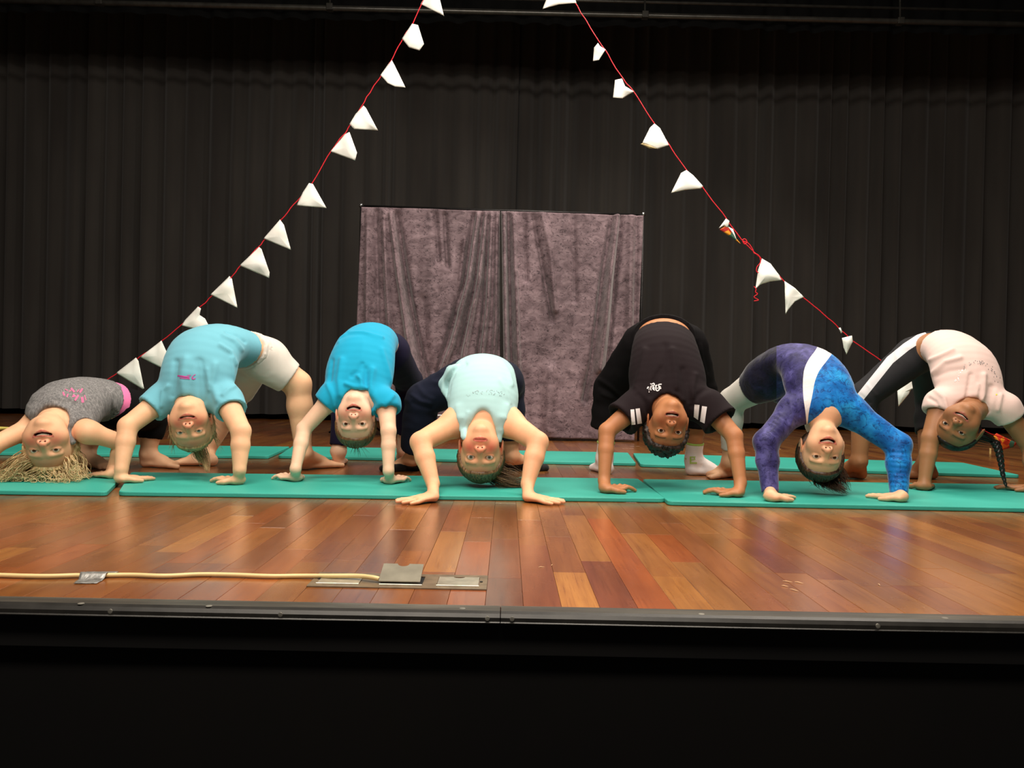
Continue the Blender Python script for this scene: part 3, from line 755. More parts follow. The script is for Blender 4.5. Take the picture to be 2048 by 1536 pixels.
def hair_cap(bm,o,Mx,s,w=1.0,thick=0.006,front=0.052,side=0.02,nape=-0.06,groove=0.0015,curly=0.0,ng=60,nth=120,nph=90,seed=1):
    """scalp hair: a shell around the skull whose edge dips into the skin at the hairline. front: hairline height over the brow"""
    o=NP(o); V=[]
    for j in range(nph+1):
        ph=PI*j/nph                         # 0 = crown
        for i in range(nth):
            th=2*PI*i/nth                   # 0 = forward
            d=np.array((math.sin(ph)*math.sin(th),math.sin(ph)*math.cos(th),math.cos(ph))); V.append(d)
    V=np.array(V); ths=np.arctan2(V[:,0],V[:,1]); 
    c=np.array((0,-.013,.028)); rx,ry,rz=.0735*w,.088,.072
    rz_=np.where(V[:,2]<0,.080,rz)
    R=1/np.sqrt((V[:,0]/rx)**2+(V[:,1]/ry)**2+(V[:,2]/rz_)**2)
    P=V*R[:,None]
    zz=P[:,2]+c[2]; a=np.abs(ths)
    # hairline height as a function of angle round the head
    hl=np.array([hline(q,front,side,nape) for q in ths])
    hl=hl+0.004*(vnoise(np.stack([ths*6,ths*0,ths*0+seed],1))-0.5)
    m=np.clip((zz-hl)/0.010,0,1); m=m*m*(3-2*m)
    g=np.abs(np.sin(ths*ng/2+3*vnoise(np.stack([ths*5,zz*40,ths*0+seed],1))))
    r=thick*(m)+(-0.006)*(1-m)+groove*(g-0.5)*m+0.002*m*(vnoise(np.stack([ths*8,zz*60,ths*0],1))-0.5)
    if curly: 
        n=vnoise(P*190+seed); n2=vnoise(P*90+seed*2); r=r+curly*m*(n-0.4)+curly*0.8*m*(n2-0.5)
    Q=(P*(1+(r/R))[:,None]+c)*s
    W=o+Q@Mx.T; b=len(bm.v); bm.v+=[Vector(p) for p in W]
    for j in range(nph):
        for i in range(nth):
            i2=(i+1)%nth; bm.f.append((b+j*nth+i,b+(j+1)*nth+i,b+(j+1)*nth+i2,b+j*nth+i2))
def comb(bm,f,w,front,side,nape,tie,n,r,seed=1,lift=.006,tj=.007,thick=.006,wave=0.0):
    rnd=random.Random(seed)
    for i in range(n):
        th=rnd.uniform(-2.9,2.9); zz=hline(th,front,side,nape)+.007+abs(rnd.gauss(0,.012)); d0=np.array((math.sin(th),math.cos(th)))
        P=[]
        tl=np.array(f.Mx).T@(np.array(tie)-f.ho)/f.hs; tl=tl-np.array((0,-.013,.028))
        s0=np.array((.0735*w*math.sin(th)*math.sqrt(max(.02,1-((zz-.028)/.075)**2)),.088*math.cos(th)*math.sqrt(max(.02,1-((zz-.028)/.075)**2)),zz-.028))
        for k in range(7):
            t=k/6; v=s0*(1-t)+tl*t; rad=1/math.sqrt((v[0]/(.0735*w))**2+(v[1]/.088)**2+(v[2]/(.072 if v[2]>0 else .08))**2+1e-9)
            surf=v*rad; sc=1+(thick*(.2 if k==0 else 1)+lift*math.sin(PI*t)*rnd.uniform(.2,.7))/np.linalg.norm(surf)
            q=surf*sc if t<.93 else v
            q=q+np.array((rnd.gauss(0,1),rnd.gauss(0,1),rnd.gauss(0,1)))*wave
            P.append(Vector(f.P(q[0]/w,q[1]-.013,q[2]+.028)))
        P[-1]=Vector(tie)+Vector((rnd.gauss(0,tj),rnd.gauss(0,tj),rnd.gauss(0,tj*.5)))
        for p in P: p.z=max(p.z,.005+MATZ)
        bm.tube(bezier(P,2),[r*(.35 if j==0 else 1)*rnd.uniform(.8,1.2) for j in range(13)],4,True,.6)
def lock(bm,pts,r,seg=5,n=4,taper=True):
    P=bezier(pts,n); k=len(P); rs=[r*(1-0.85*(i/(k-1))**2) if taper else r for i in range(k)]; rs[0]*=0.7
    bm.tube(P,rs,seg,True,0.6)
def person(name_label,cfg):
    """builds the person: body (continuous skin mesh), eyes, teeth; returns Fig with everything the clothes need"""
    f=Fig(); f.cfg=cfg; base=cfg['base']; r=root('person',name_label,'person',base); f.root=r
    T=cfg['torso']; f.rows=[]
    for t in T:
        p=J(*t[:3]); yw=math.radians(t[5] if len(t)>5 else 0); pt=math.radians(t[6] if len(t)>6 else 0)
        f.rows.append((p.x,p.y,p.z,t[3],t[4],math.cos(yw)*math.cos(pt),math.sin(yw)*math.cos(pt),math.sin(pt)))
    body=chain(f.rows,4,k=.02,end_cut=False)
    f.torso=body[:]
    s=cfg.get('s',1.0); f.arms=[]; f.legs=[]
    for a in cfg['arms']:
        S,E,W=J(*a['sh']),J(*a['el']),J(*a['wr']); zs=a.get('zs',0); H=G(*a['heel'],zs); tip=G(*a['tip'],zs); d=tip-H
        ra=a.get('r',(.043,.034,.031,.0215)); c=[Cone(S,E,ra[0],ra[1]*.97,k=.03),Cone(E,NP(E)*0.62+NP(W)*0.38,ra[1]*.95,ra[2],k=.010),Cone(NP(E)*0.62+NP(W)*0.38,W,ra[2],ra[3],k=.008)]
        if a.get('delt',True): c.insert(0,Cone(NP(f.rows[1][:3])*0.4+NP(S)*0.6,S,ra[0]*1.05,ra[0]*1.08,k=.04))
        f.arms.append((NP(S),NP(E),NP(W),ra)); body+=c
        body+=hand_prims(W,H,d,a.get('hs',s*0.98),a.get('thumb',1),a.get('spread',7),a.get('curl',0.4),zs)
    for l in cfg['legs']:
        Hp,Kn,A=J(*l['hip']),J(*l['knee']),J(*l['ankle']); rl=l.get('r',(.075,.052,.047,.030)); zs=l.get('zs',0)
        mid=NP(Kn)*0.68+NP(A)*0.32
        c=[Cone(Hp,Kn,rl[0],rl[1],k=.04),Cone(Kn,mid,rl[1]*.95,rl[2],k=.02),Cone(mid,A,rl[2],rl[3],k=.02)]
        f.legs.append((NP(Hp),NP(Kn),NP(A),rl)); body+=c
        H=G(*l['heel'],zs); tip=G(*l['toe'],zs)
        l['_f']=(NP(A),NP(H),tip-H); body+=foot_prims(A,H,tip-H,l.get('fs',s),l.get('big',1),zs,cfg.get('toes',True),0,l.get('lift',0))
    hd=cfg['head']; Mx=head_frame(hd.get('tilt',12),hd.get('roll',0),hd.get('yaw',0)); o=NP(J(*hd['c'])); hs=hd.get('s',1.1); f.Mx=Mx; f.ho=o; f.hs=hs; hw=hd.get('w',1.0)
    nb=NP(f.rows[0][:3]); hb=o+Mx@(np.array((0,-.020,-.055))*hs); nr=hd.get('nr',.041)
    f.neck=(nb,hb,nr)
    body.append(Cone(nb,hb,nr*1.15,nr,k=.03))
    hp,P=head_prims(o,Mx,hs,hd.get('mouth',.5),hd.get('smile',.5),hw,hd.get('ears',(1,1)),1.0,hd.get('chub',1.0),hd.get('open',.0044),hd.get('mw',1.0)); f.P=P
    body+=hp
    R=.108*hs
    fine=[[(o[i]-R*(1 if i!=0 else .86),o[i]+R*(1 if i!=0 else .86),.0019)] for i in range(3)]
    fine[2].append((-0.001,0.036,0.003))
    V,F=surface(body,cfg.get('h',.0058),fine,floorz=cfg.get('floorz',0.0)+0.0005); V=relax(V,F,1,0.4)
    col=face_color(V,o,Mx,hs,cfg['skin'],cfg['lip'],cfg['flush'],cfg['brow'],hw,cfg.get('flushk',1),cfg.get('browk',1),hd.get('mouth',.5),hd.get('smile',.5),hd.get('open',.0044),hd.get('mw',1.0))
    f.body=mesh_np('body',V,F,SKIN,r,True,col)
    # eyes
    for q in(-1,1):
        c=P(q*.0315,.0640,.0030); me=bpy.data.meshes.new('eye'); bm=bmesh.new(); bmesh.ops.create_uvsphere(bm,u_segments=24,v_segments=16,radius=.0122*hs)
        for v in bm.verts: v.co=Vector((v.co.x,v.co.z,-v.co.y))
        for ff in bm.faces: ff.smooth=True
        bm.to_mesh(me); bm.free(); me.materials.append(cfg.get('eye',EYE_BR))
        e=bpy.data.objects.new('eye',me); C.objects.link(e); e.parent=f.body
        look=(Vector(np.array(CAM)-c).normalized()*0.55+Vector(Mx[:,1])*0.45).normalized(); z=Vector(Mx[:,2]); x=look.cross(z).normalized(); z=x.cross(look)
        e.matrix_world=Matrix(((x.x,look.x,z.x,c[0]),(x.y,look.y,z.y,c[1]),(x.z,look.z,z.z,c[2]),(0,0,0,1)))
    if hd.get('mouth',.5)>0.3:
        m=MB(); n=10; sm=hd.get('smile',.5)
        for i in range(n):
            x=(i-(n-1)/2)*.0042; wd=.0039; zz=-.0565+.0064*sm*(x/hd.get('mw',1.0)/.024)**2*1.6; yy=.0790-.0155*(x/.026)**2
            hgt=.0066*(1-abs(x)/.045)
            c=P(x,yy-.0012,zz+.0052-hgt*0.5+.002*hd.get('mouth',.5)); R_=Matrix(Mx.tolist()).to_3x3()
            m.box(c,(wd*hs,.005*hs,hgt*hs),R_,.0008*hs)
        m.build('teeth',TEETH,f.body,True)
    return f
def inflate(c,e,e2=None,k=None,planes=None,m=None):
    q=c.infl(e,e2)
    if k is not None: q.k=k
    if planes is not None: q.planes=planes
    if m is not None: q.m=m
    return q
def limb(a,b,r1,r2,t0=0,t1=1,cut=True,k=.02,cut0=False,S=None):
    a=NP(a); b=NP(b); T=unit(b-a); p=a+(b-a)*t0; q=a+(b-a)*t1; pl=[]
    if cut: pl.append((q,T))
    if cut0: pl.append((p,-T))
    rr=lambda t: (tuple(np.array(r1)*(1-t)+np.array(r2)*t)) if isinstance(r1,tuple) else r1*(1-t)+r2*t
    return Cone(p,q,rr(t0),rr(t1),k=k,planes=pl,S=S)
def hollow(a,b,r,t,depth=0.02,k=.002,r2=None):
    """cavity behind a hem, so that the cloth edge stands off the limb"""
    a=NP(a); b=NP(b); T=unit(b-a); q=a+(b-a)*t
    return Cone(q-T*depth,q+T*0.03,r,r if r2 is None else r2,k=k,sub=True)
# ------------------------------------------------------------------ velvet backdrop on its stand
def bvel():
    t=NT('mauve_crushed_velvet'); n=t.noise(11,5,(1,1,1.5),'Object',0.6,0.8); n2=t.noise(17,5,(1,1,1.7),'Object',0.62,0.5); n3=t.noise(3,3); n4=t.noise(40,3,(1,1,1.4),'Object',0.6,0.3)
    a=t.ramp(n.outputs['Fac'],[(0.30,lin((92,75,80))),(0.5,lin((124,104,110))),(0.70,lin((150,128,134)))])
    b=t.ramp(n2.outputs['Fac'],[(0.475,(1,1,1)),(0.495,(0.16,0.14,0.16)),(0.505,(0.16,0.14,0.16)),(0.525,(1,1,1))]); m4=t.ramp(n4.outputs['Fac'],[(0.42,(0,0,0)),(0.56,(1,1,1))])
    c=t.ramp(n3.outputs['Fac'],[(0.3,(0.78,)*3),(0.7,(1.1,)*3)])
    bb=t.mix(m4.outputs[0],(1,1,1),b.outputs[0]); x=t.mix(0.95,a.outputs[0],bb,'MULTIPLY'); t.l(t.mix(1.0,x,c.outputs[0],'MULTIPLY'),t.b.inputs['Base Color'])
    t.b.inputs['Roughness'].default_value=0.7; t.b.inputs['Sheen Weight'].default_value=0.3; t.b.inputs['Sheen Roughness'].default_value=0.4; t.b.inputs['Specular IOR Level'].default_value=0.2
    t.bump(n2.outputs['Fac'],0.3,0.012); return t.m
BVEL=bvel(); YB=5.45
def drape(name,topL,topR,botL,botR,fl,label,seed,Y0=YB):
    nu,nv=150,150; V=np.zeros((nv+1,nu+1,3)); pad=3
    U,W_=np.meshgrid(np.linspace(0,1,nu+1),np.linspace(0,1,nv+1))
    tl=np.array(topL);tr=np.array(topR);bl=np.array(botL);br=np.array(botR)
    px=((tl[0]*(1-U)+tr[0]*U)*(1-W_)+(bl[0]*(1-U)+br[0]*U)*W_); py=((tl[1]*(1-U)+tr[1]*U)*(1-W_)+(bl[1]*(1-U)+br[1]*U)*W_)
    P=np.array([[NP_(J(float(a),float(b),Y0)) for a,b in zip(r1,r2)] for r1,r2 in zip(px,py)])
    d=np.zeros_like(px)
    for poly,wd,am in fl: d+=1.9*am*np.exp(-(seg_dist_(px.ravel(),py.ravel(),poly)/wd)**2).reshape(px.shape)*(.45+.55*np.minimum(1,3*W_))
    x=P[:,:,0].ravel(); z=P[:,:,2].ravel()
    n=(vnoise(np.stack([x*9,z*1.2,x*0+seed],1))-0.5)*0.05+(vnoise(np.stack([x*22,z*2.5,x*0+seed+5],1))-0.5)*0.016
    n=n.reshape(px.shape)*(0.35+0.65*np.minimum(1,W_*3))
    P[:,:,1]-=d+n; P[:,:,2]=np.maximum(P[:,:,2],0.003)
    idx=np.arange((nv+1)*(nu+1)).reshape(nv+1,nu+1); F=np.stack([idx[:-1,:-1],idx[1:,:-1],idx[1:,1:],idx[:-1,1:]],-1).reshape(-1,4)
    o=mesh_np(name,P.reshape(-1,3),F,BVEL); md=o.modifiers.new('thick','SOLIDIFY'); md.thickness=0.003; return tag(o,label,'drape')
def NP_(v): return (v.x,v.y,v.z)
def seg_dist_(px,py,poly):
    d=np.full(len(px),1e9)
    for (x0,y0),(x1,y1) in zip(poly[:-1],poly[1:]):
        dx=x1-x0; dy=y1-y0; t=np.clip(((px-x0)*dx+(py-y0)*dy)/(dx*dx+dy*dy+1e-9),0,1); d=np.minimum(d,np.hypot(px-x0-t*dx,py-y0-t*dy))
    return d
FL=[([(735,425),(737,820)],5,.02),([(752,425),(756,820)],5,-.02),([(768,425),(776,600),(790,820)],6,.03),([(783,430),(800,560),(822,700),(845,830)],6,.05),([(792,430),(812,560),(836,690),(862,800)],7,-.05),
 ([(870,430),(876,520)],6,-.025),([(888,430),(894,530)],5,-.03),([(955,430),(938,560),(905,690),(884,740)],5,.05),([(948,430),(928,560),(893,690),(875,745)],6,-.045),([(972,430),(958,560),(930,700),(920,800)],5,.045),([(965,430),(948,580),(918,710)],4,-.04),
 ([(982,430),(976,600),(955,800)],5,.04),([(977,430),(968,620),(944,800)],4,-.035),([(994,430),(992,640),(980,830)],5,.035),([(845,600),(850,690),(860,740)],10,-.02),([(930,480),(915,620)],5,.02)]
drape('velvet_drape',(723,414),(1000,422),(706,842),(1000,846),FL,'left velvet drape of the mauve backdrop, with long swooping folds',1)
FR=[([(1008,430),(1012,700),(1020,870)],5,.045),([(1016,430),(1022,700),(1032,870)],5,-.035),([(1027,430),(1034,640),(1042,870)],5,.035),([(1048,430),(1052,560)],5,-.02),([(1066,430),(1090,560),(1105,640)],5,-.022),([(1084,430),(1100,500),(1110,620)],6,.02),
 ([(1147,430),(1150,600)],5,-.015),([(1225,432),(1205,560),(1185,720),(1170,800)],6,-.035),([(1234,432),(1216,580),(1198,740)],6,.04),([(1243,434),(1228,600),(1212,760)],5,-.035),([(1262,432),(1256,700)],6,.02),([(1274,432),(1270,700)],4,-.02),([(1100,740),(1096,860)],12,.02)]
drape('velvet_drape',(1002,422),(1287,431),(1009,872),(1268,881),FR,'right velvet drape of the mauve backdrop, reaching down to the boards',4,YB-0.02)
o=None
CH=plain('chrome_tube',(190,190,190),.25,.9,.05,20,0); DKP=plain('stand_dark_metal',(40,38,38),.4,.6,.2,20,0)
bs=root('backdrop_stand','thin metal stand holding up the mauve velvet backdrop','backdrop stand',(J(1000,870,YB+.12).x,YB+.12,0))
for a,b in(((722.5,413),(706,860)),((1287,431),(1272,876))):
    p=J(*a,YB+.12); q=J(*b,YB+.12); q.z=0.0; q.x=p.x+(q.x-p.x)*.2; MB().tube([p,q],0.008,10).build('pole',DKP,bs,True)
    q2=Vector((q.x,q.y,0.012)); m=MB(); 
    for dx,dy in((.20,.04),(-.20,.04),(0,.28)): m.tube([q2+Vector((0,0,.14)),q2+Vector((dx,dy,0))],0.007,8)
    m.build('tripod_feet',DKP,bs,True)
    MB().tube([p-Vector((.004,0,0)),p+Vector((0,0,.02))],[.012,.010],10).build('end_cap',CH,bs,True)
MB().tube([J(719,412,YB+.12),J(1290,430,YB+.12)],0.009,10).build('crossbar',DKP,bs,True)
MB().tube([J(715,828,YB-.10),J(985,833,YB-.10)],0.0075,12).build('lower_bar',CH,bs,True)
# ------------------------------------------------------------------ bunting
def flagcloth():
    t=NT('bunting_cotton'); n=t.noise(9,3); r=t.ramp(n.outputs['Fac'],[(0.3,lin((246,243,234))),(0.7,lin((254,253,248)))]); t.l(r.outputs[0],t.b.inputs['Base Color'])
    t.b.inputs['Roughness'].default_value=0.8; t.b.inputs['Transmission Weight'].default_value=0.0; n2=t.noise(300,2); t.bump(n2.outputs['Fac'],0.3,0.001); return t.m
FLAG=flagcloth(); RED=plain('red_cord',(226,18,40),.6,0,.08,80,0); TAN=plain('calico_underside',(196,176,130),.9,0,.1,20,.1)
def patch_mat():
    t=NT('patchwork_print'); tc=t.n('ShaderNodeTexCoord'); v=t.n('ShaderNodeTexVoronoi'); v.inputs['Scale'].default_value=26; t.l(tc.outputs['Object'],v.inputs['Vector'])
    sp=t.n('ShaderNodeSeparateColor'); t.l(v.outputs['Color'],sp.inputs[0])
    r=t.ramp(sp.outputs[0],[(0.0,lin((200,50,20))),(0.3,lin((232,150,30))),(0.5,lin((60,110,90))),(0.7,lin((226,110,30))),(0.9,lin((170,30,24)))]); r.color_ramp.interpolation='CONSTANT'
    t.l(r.outputs[0],t.b.inputs['Base Color']); t.b.inputs['Roughness'].default_value=0.8; return t.m
PATCH=patch_mat()
def pennant(poly,Y,mat,parent,seed,fold=None,label=None,bulge=.012,name='pennant'):
    P=[np.array(p,dtype=float) for p in poly]; B=[]
    for a,b in zip(P,P[1:]+P[:1]):
        k=max(2,int(np.linalg.norm(b-a)/5)); B+=[a+(b-a)*i/k for i in range(k)]
    c=sum(B)/len(B); n=len(B); rings=7; V=[];F=[]
    rnd=random.Random(seed); dx=rnd.uniform(-.4,.4); dz=rnd.uniform(-.2,.3)
    for r_ in range(rings+1):
        r=max(r_,.35)
        for p in B:
            q=c+(p-c)*(r/rings); w=J(q[0],q[1],Y); u=(q-c)/40
            ny=float(vnoise(np.array([[q[0]/22+seed*3.1,q[1]/22,seed]]))[0]-.5)*.030
            w=J(q[0],q[1],Y+dx*u[0]*.05+dz*u[1]*.04+ny-bulge*(1-(r/rings)**2)); V.append(w)
    F.append(tuple(range(n))[::-1])
    for r in range(rings):
        for i in range(n): F.append((r*n+i,r*n+(i+1)%n,(r+1)*n+(i+1)%n,(r+1)*n+i) )
    o=mesh_np(name,np.array([tuple(v) for v in V]),F,mat,parent,True); md=o.modifiers.new('thick','SOLIDIFY'); md.thickness=.0022
    if label: o['label']=label
    return o
YF=4.45
def bunting(name,label,cord,flags,Yf,loc):
    b=root(name,label,'bunting',loc)
    pts=[J(x,y,Yf(y)+.012) for x,y in cord]; P=bezier(pts,5)
    P=[p+Vector((.0016*math.sin(i*1.3),.001*math.cos(i*.9),.0016*math.cos(i*1.7))) for i,p in enumerate(P)]
    MB().tube(P,.0027,7).build('cord',RED,b,True)
    for i,(poly,mat,lb) in enumerate(flags):
        cy=sum(p[1] for p in poly)/len(poly); pennant(poly,Yf(cy),mat,b,i+len(name),label=lb)
    return b
Lc=[(880,-50),(858,-16),(842,10),(826,46),(806,76),(783,120),(762,152),(740,184),(726,208),(704,244),(690,266),(662,302),(625,365),(594,402),(562,440),(530,478),(518,493),(480,533),(463,554),(424,592),(401,614),(368,645),(325,681),(280,714),(232,748),(206,764),(150,796),(70,838),(12,857)]
Lf=[([(841,8),(856,-16),(876,-16),(888,32)],FLAG,None),([(804,77),(824,47),(836,50),(848,88),(839,101),(818,95)],FLAG,None),([(761,150),(783,119),(790,132),(811,175),(790,173),(775,166)],FLAG,None),
 ([(699,248),(711,228),(727,211),(732,216),(756,261),(708,258)],FLAG,None),([(661,303),(690,268),(699,264),(714,305),(710,321)],FLAG,None),([(593,411),(606,384),(618,366),(626,368),(653,416)],FLAG,None),
 ([(527,477),(560,439),(568,450),(582,500)],FLAG,None),([(479,531),(518,494),(523,498),(539,545),(538,556)],FLAG,None),([(421,589),(459,552),(464,558),(475,616)],FLAG,None),
 ([(363,651),(370,640),(396,613),(402,617),(399,630),(410,637),(418,652),(386,657)],FLAG,'crumpled pennant'),([(280,714),(323,681),(327,690),(345,730),(330,739)],FLAG,None),([(232,746),(272,715),(277,722),(288,777),(285,778)],FLAG,None),
 ([(-30,856),(0,853),(18,854),(22,856),(8,860),(-25,862)],plain('yellow_pennant_cloth',(240,226,120),.7),'pale yellow pennant lying low')]
bunting('bunting','left string of white pennants on red cord, falling behind the light blue T-shirt',Lc,Lf,lambda y: 4.45 if y<800 else 4.45+(y-800)*.008,(J(206,764,YF).x,YF,0))
Rc=[(1118,-50),(1138,-16),(1151,7),(1170,38),(1196,80),(1210,100),(1246,158),(1268,184),(1308,247),(1338,290),(1373,340),(1405,375),(1453,438),(1484,480),(1525,520),(1566,560),(1608,596),(1640,622),(1678,656),(1706,682),(1763,722),(1800,757),(1836,776),(1900,828),(1984,868),(2036,887)]
Rf=[([(1085,18),(1096,-10),(1148,-8),(1153,6),(1118,9)],FLAG,None),([(1186,122),(1188,95),(1196,86),(1200,92),(1211,99),(1198,120)],FLAG,'small crumpled pennant'),([(1226,195),(1230,160),(1244,157),(1250,172),(1268,183),(1245,197)],FLAG,None),
 ([(1285,285),(1300,255),(1309,247),(1320,256),(1338,290),(1315,298)],FLAG,None),([(1342,386),(1362,346),(1373,340),(1386,350),(1406,372),(1402,377),(1370,380)],FLAG,None),
 ([(1437,457),(1452,437),(1459,442),(1456,456),(1447,452)],FLAG,'twisted pennant, white face'),([(1439,459),(1455,450),(1470,474),(1483,489)],PATCH,'twisted pennant, orange patchwork face'),([(1456,453),(1466,458),(1474,481)],FLAG,'twisted pennant, white face'),
 ([(1511,578),(1516,540),(1524,517),(1541,527),(1566,560),(1540,563),(1521,569)],FLAG,None),([(1571,629),(1569,562),(1590,576),(1608,594),(1590,603),(1577,619)],FLAG,None),
 ([(1684,676),(1704,671),(1706,683),(1693,709),(1687,695)],FLAG,'small curled pennant'),([(1797,813),(1794,774),(1812,757),(1826,762),(1837,774),(1823,777),(1818,788)],FLAG,None),
 ([(1987,872),(1993,866),(2013,876),(2034,886),(2028,894),(2003,900)],PATCH,'patchwork pennant at the low end')]
rb=bunting('bunting','right string of white pennants on red cord, ending in a patchwork pennant',Rc,Rf,lambda y: 4.5+max(0,(y-840))*.01,(J(1790,740,4.5).x,4.5,0))
m=pennant([(1281,288),(1287,285),(1315,297.5),(1299,297)],4.49,TAN,rb,3,name='pennant_fold'); m['label']='tan underside fold'
m=pennant([(1677,656),(1681,655),(1685,664),(1682,667)],4.49,FLAG,rb,5,name='pennant_tie')
def loop(pts,r=.0032): return [J(x,y,4.47) for x,y in pts]
MB().tube(bezier(loop([(1484,480),(1490,478),(1494,484),(1489,488),(1486,482),(1497,487),(1505,498),(1508,506),(1515,509),(1522,517)]),6),.0027,7).build('knot_loop',RED,rb,True)
MB().tube(bezier(loop([(1519,512),(1521,524),(1514,534),(1513,542),(1517,546)]),6),.0026,7).build('loose_end',RED,rb,True)
MB().tube(bezier(loop([(1508,573),(1512,578),(1511,584),(1515,588),(1508,594),(1517,600),(1508,602)]),6),.0026,7).build('loose_end',RED,rb,True)
MB().box(J(1980.5,906,5.1),(.006,.01,.062)).build('ribbon_tail',plain('cream_ribbon',(214,186,120),.7),rb)
# ------------------------------------------------------------------ fabrics
def fabric(name,c,var=0.10,rough=0.85,scale=6,sheen=0.15,weave=600,spec=0.2,bump=0.25):
    t=NT(name); n=t.noise(scale,4); c=lin(c); r=t.ramp(n.outputs['Fac'],[(0.3,tuple(v*(1-var) for v in c)),(0.7,tuple(min(1,v*(1+var)) for v in c))])
    t.l(r.outputs[0],t.b.inputs['Base Color']); t.b.inputs['Roughness'].default_value=rough; t.b.inputs['Sheen Weight'].default_value=sheen
    t.b.inputs['Specular IOR Level'].default_value=spec
    n2=t.noise(weave,2); n3=t.noise(38,4,(1,1,0.5),dist=0.6); mx=t.mix(0.6,n2.outputs['Fac'],n3.outputs['Fac']); t.bump(mx,bump,0.0025); return t.m
def vel_color(t,c0,c1,c2,sx=16):
    n=t.noise(sx,4,(1,1,.8),'Object',0.55,0.5); n2=t.noise(sx*1.7,4,(1,1,1.1),'Object',0.6,0.6); n3=t.noise(sx*3.5,3,(1,1,1),'Object',0.6,0.3)
    a=t.ramp(n.outputs['Fac'],[(0.32,lin(c0)),(0.50,lin(c1)),(0.68,lin(c2))]); b=t.ramp(n2.outputs['Fac'],[(0.45,(1,1,1)),(0.485,(0.3,0.3,0.4)),(0.515,(0.3,0.3,0.4)),(0.55,(1,1,1))]); m=t.ramp(n3.outputs['Fac'],[(0.40,(0,0,0)),(0.58,(1,1,1))])
    return t.mix(0.9,a.outputs[0],t.mix(m.outputs[0],(1,1,1),b.outputs[0]),'MULTIPLY'),n2
def leotard_mat():
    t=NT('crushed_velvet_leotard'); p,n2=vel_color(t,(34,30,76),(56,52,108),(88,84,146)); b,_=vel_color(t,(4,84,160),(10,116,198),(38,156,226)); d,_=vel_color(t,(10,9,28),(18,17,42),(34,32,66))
    at=t.n('ShaderNodeAttribute'); at.attribute_name='Col'; sp=t.n('ShaderNodeSeparateColor'); t.l(at.outputs['Color'],sp.inputs[0])
    def step(o):
        m=t.n('ShaderNodeMath',operation='GREATER_THAN'); m.inputs[1].default_value=.5; t.l(o,m.inputs[0]); return m.outputs[0]
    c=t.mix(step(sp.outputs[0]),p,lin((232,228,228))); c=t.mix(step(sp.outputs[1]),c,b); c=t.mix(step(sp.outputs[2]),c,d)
    t.l(c,t.b.inputs['Base Color']); t.b.inputs['Roughness'].default_value=.6; t.b.inputs['Sheen Weight'].default_value=.35; t.b.inputs['Sheen Roughness'].default_value=.35; t.b.inputs['Specular IOR Level'].default_value=.25
    t.bump(n2.outputs['Fac'],.35,.008); return t.m
def stripe_mat():
    t=NT('black_leggings_white_stripe'); at=t.n('ShaderNodeAttribute'); at.attribute_name='Col'; sp=t.n('ShaderNodeSeparateColor'); t.l(at.outputs['Color'],sp.inputs[0])
    m=t.n('ShaderNodeMath',operation='GREATER_THAN'); m.inputs[1].default_value=.5; t.l(sp.outputs[0],m.inputs[0]); n=t.noise(600,2); t.bump(n.outputs['Fac'],.2,.001)
    t.l(t.mix(m.outputs[0],lin((16,14,20)),lin((214,210,214))),t.b.inputs['Base Color']); t.b.inputs['Roughness'].default_value=.8; return t.m
SK1=lin((236,188,150)); SK2=lin((184,126,86)); SK3=lin((160,112,76))
LIP1=lin((200,104,92)); FL1=lin((214,100,82)); LIP2=lin((150,82,70)); FL2=lin((132,68,38))
def tee(f,mat,name='t_shirt',e=.013,t_end=4.5,sl=0.42,sle=.014,sle2=.022,nk=.012,amp=.004,freq=(16,16,9),fold=(),seed=0,neckd=.01,label=None,h=.006,hem_e=0.0,back=None):
    rows=[list(r) for r in f.rows]
    pr=chain(rows,4,e=(e,e),t0=0.0,t1=t_end,k=.02)
    for (S,E,W,ra) in f.arms:
        c=NP(f.rows[1][:3]); pr.append(Cone(c*0.45+S*0.55,S,ra[0]+sle*1.25,ra[0]+sle*1.15,k=.035))
        pr.append(limb(S,E,ra[0]+sle,ra[0]+sle2+(sle2-sle)*0.6,0,sl,k=.025))
    for (S,E,W,ra) in f.arms: pr.append(hollow(S,E,ra[0]-.004,sl,0.022,r2=max(ra[0]+.001,ra[0]+sle2+(sle2-sle)*0.6-.0085)))
    nb,hb,nr=f.neck; T=unit(hb-nb); pr.append(Cone(nb-T*neckd,nb+T*.12,nr+nk,nr+nk+.01,k=.006,sub=True))
    if hem_e:
        R=catmull(rows,4); i1=int(round(t_end*4)); a=R[i1]; b=R[max(0,i1-1)]; T=unit(a[:3]-b[:3])
        pr.append(Cone(a[:3]-T*.02,a[:3]+T*.04,(a[3]+e-.012,a[4]+e-.012),(a[3]+e-.0085,a[4]+e-.0085),S=a[5:8],k=.002,sub=True,m=.02))
    return garment(name,pr,mat,f.root,h,amp,freq,seed,fold,label=label,it=4)
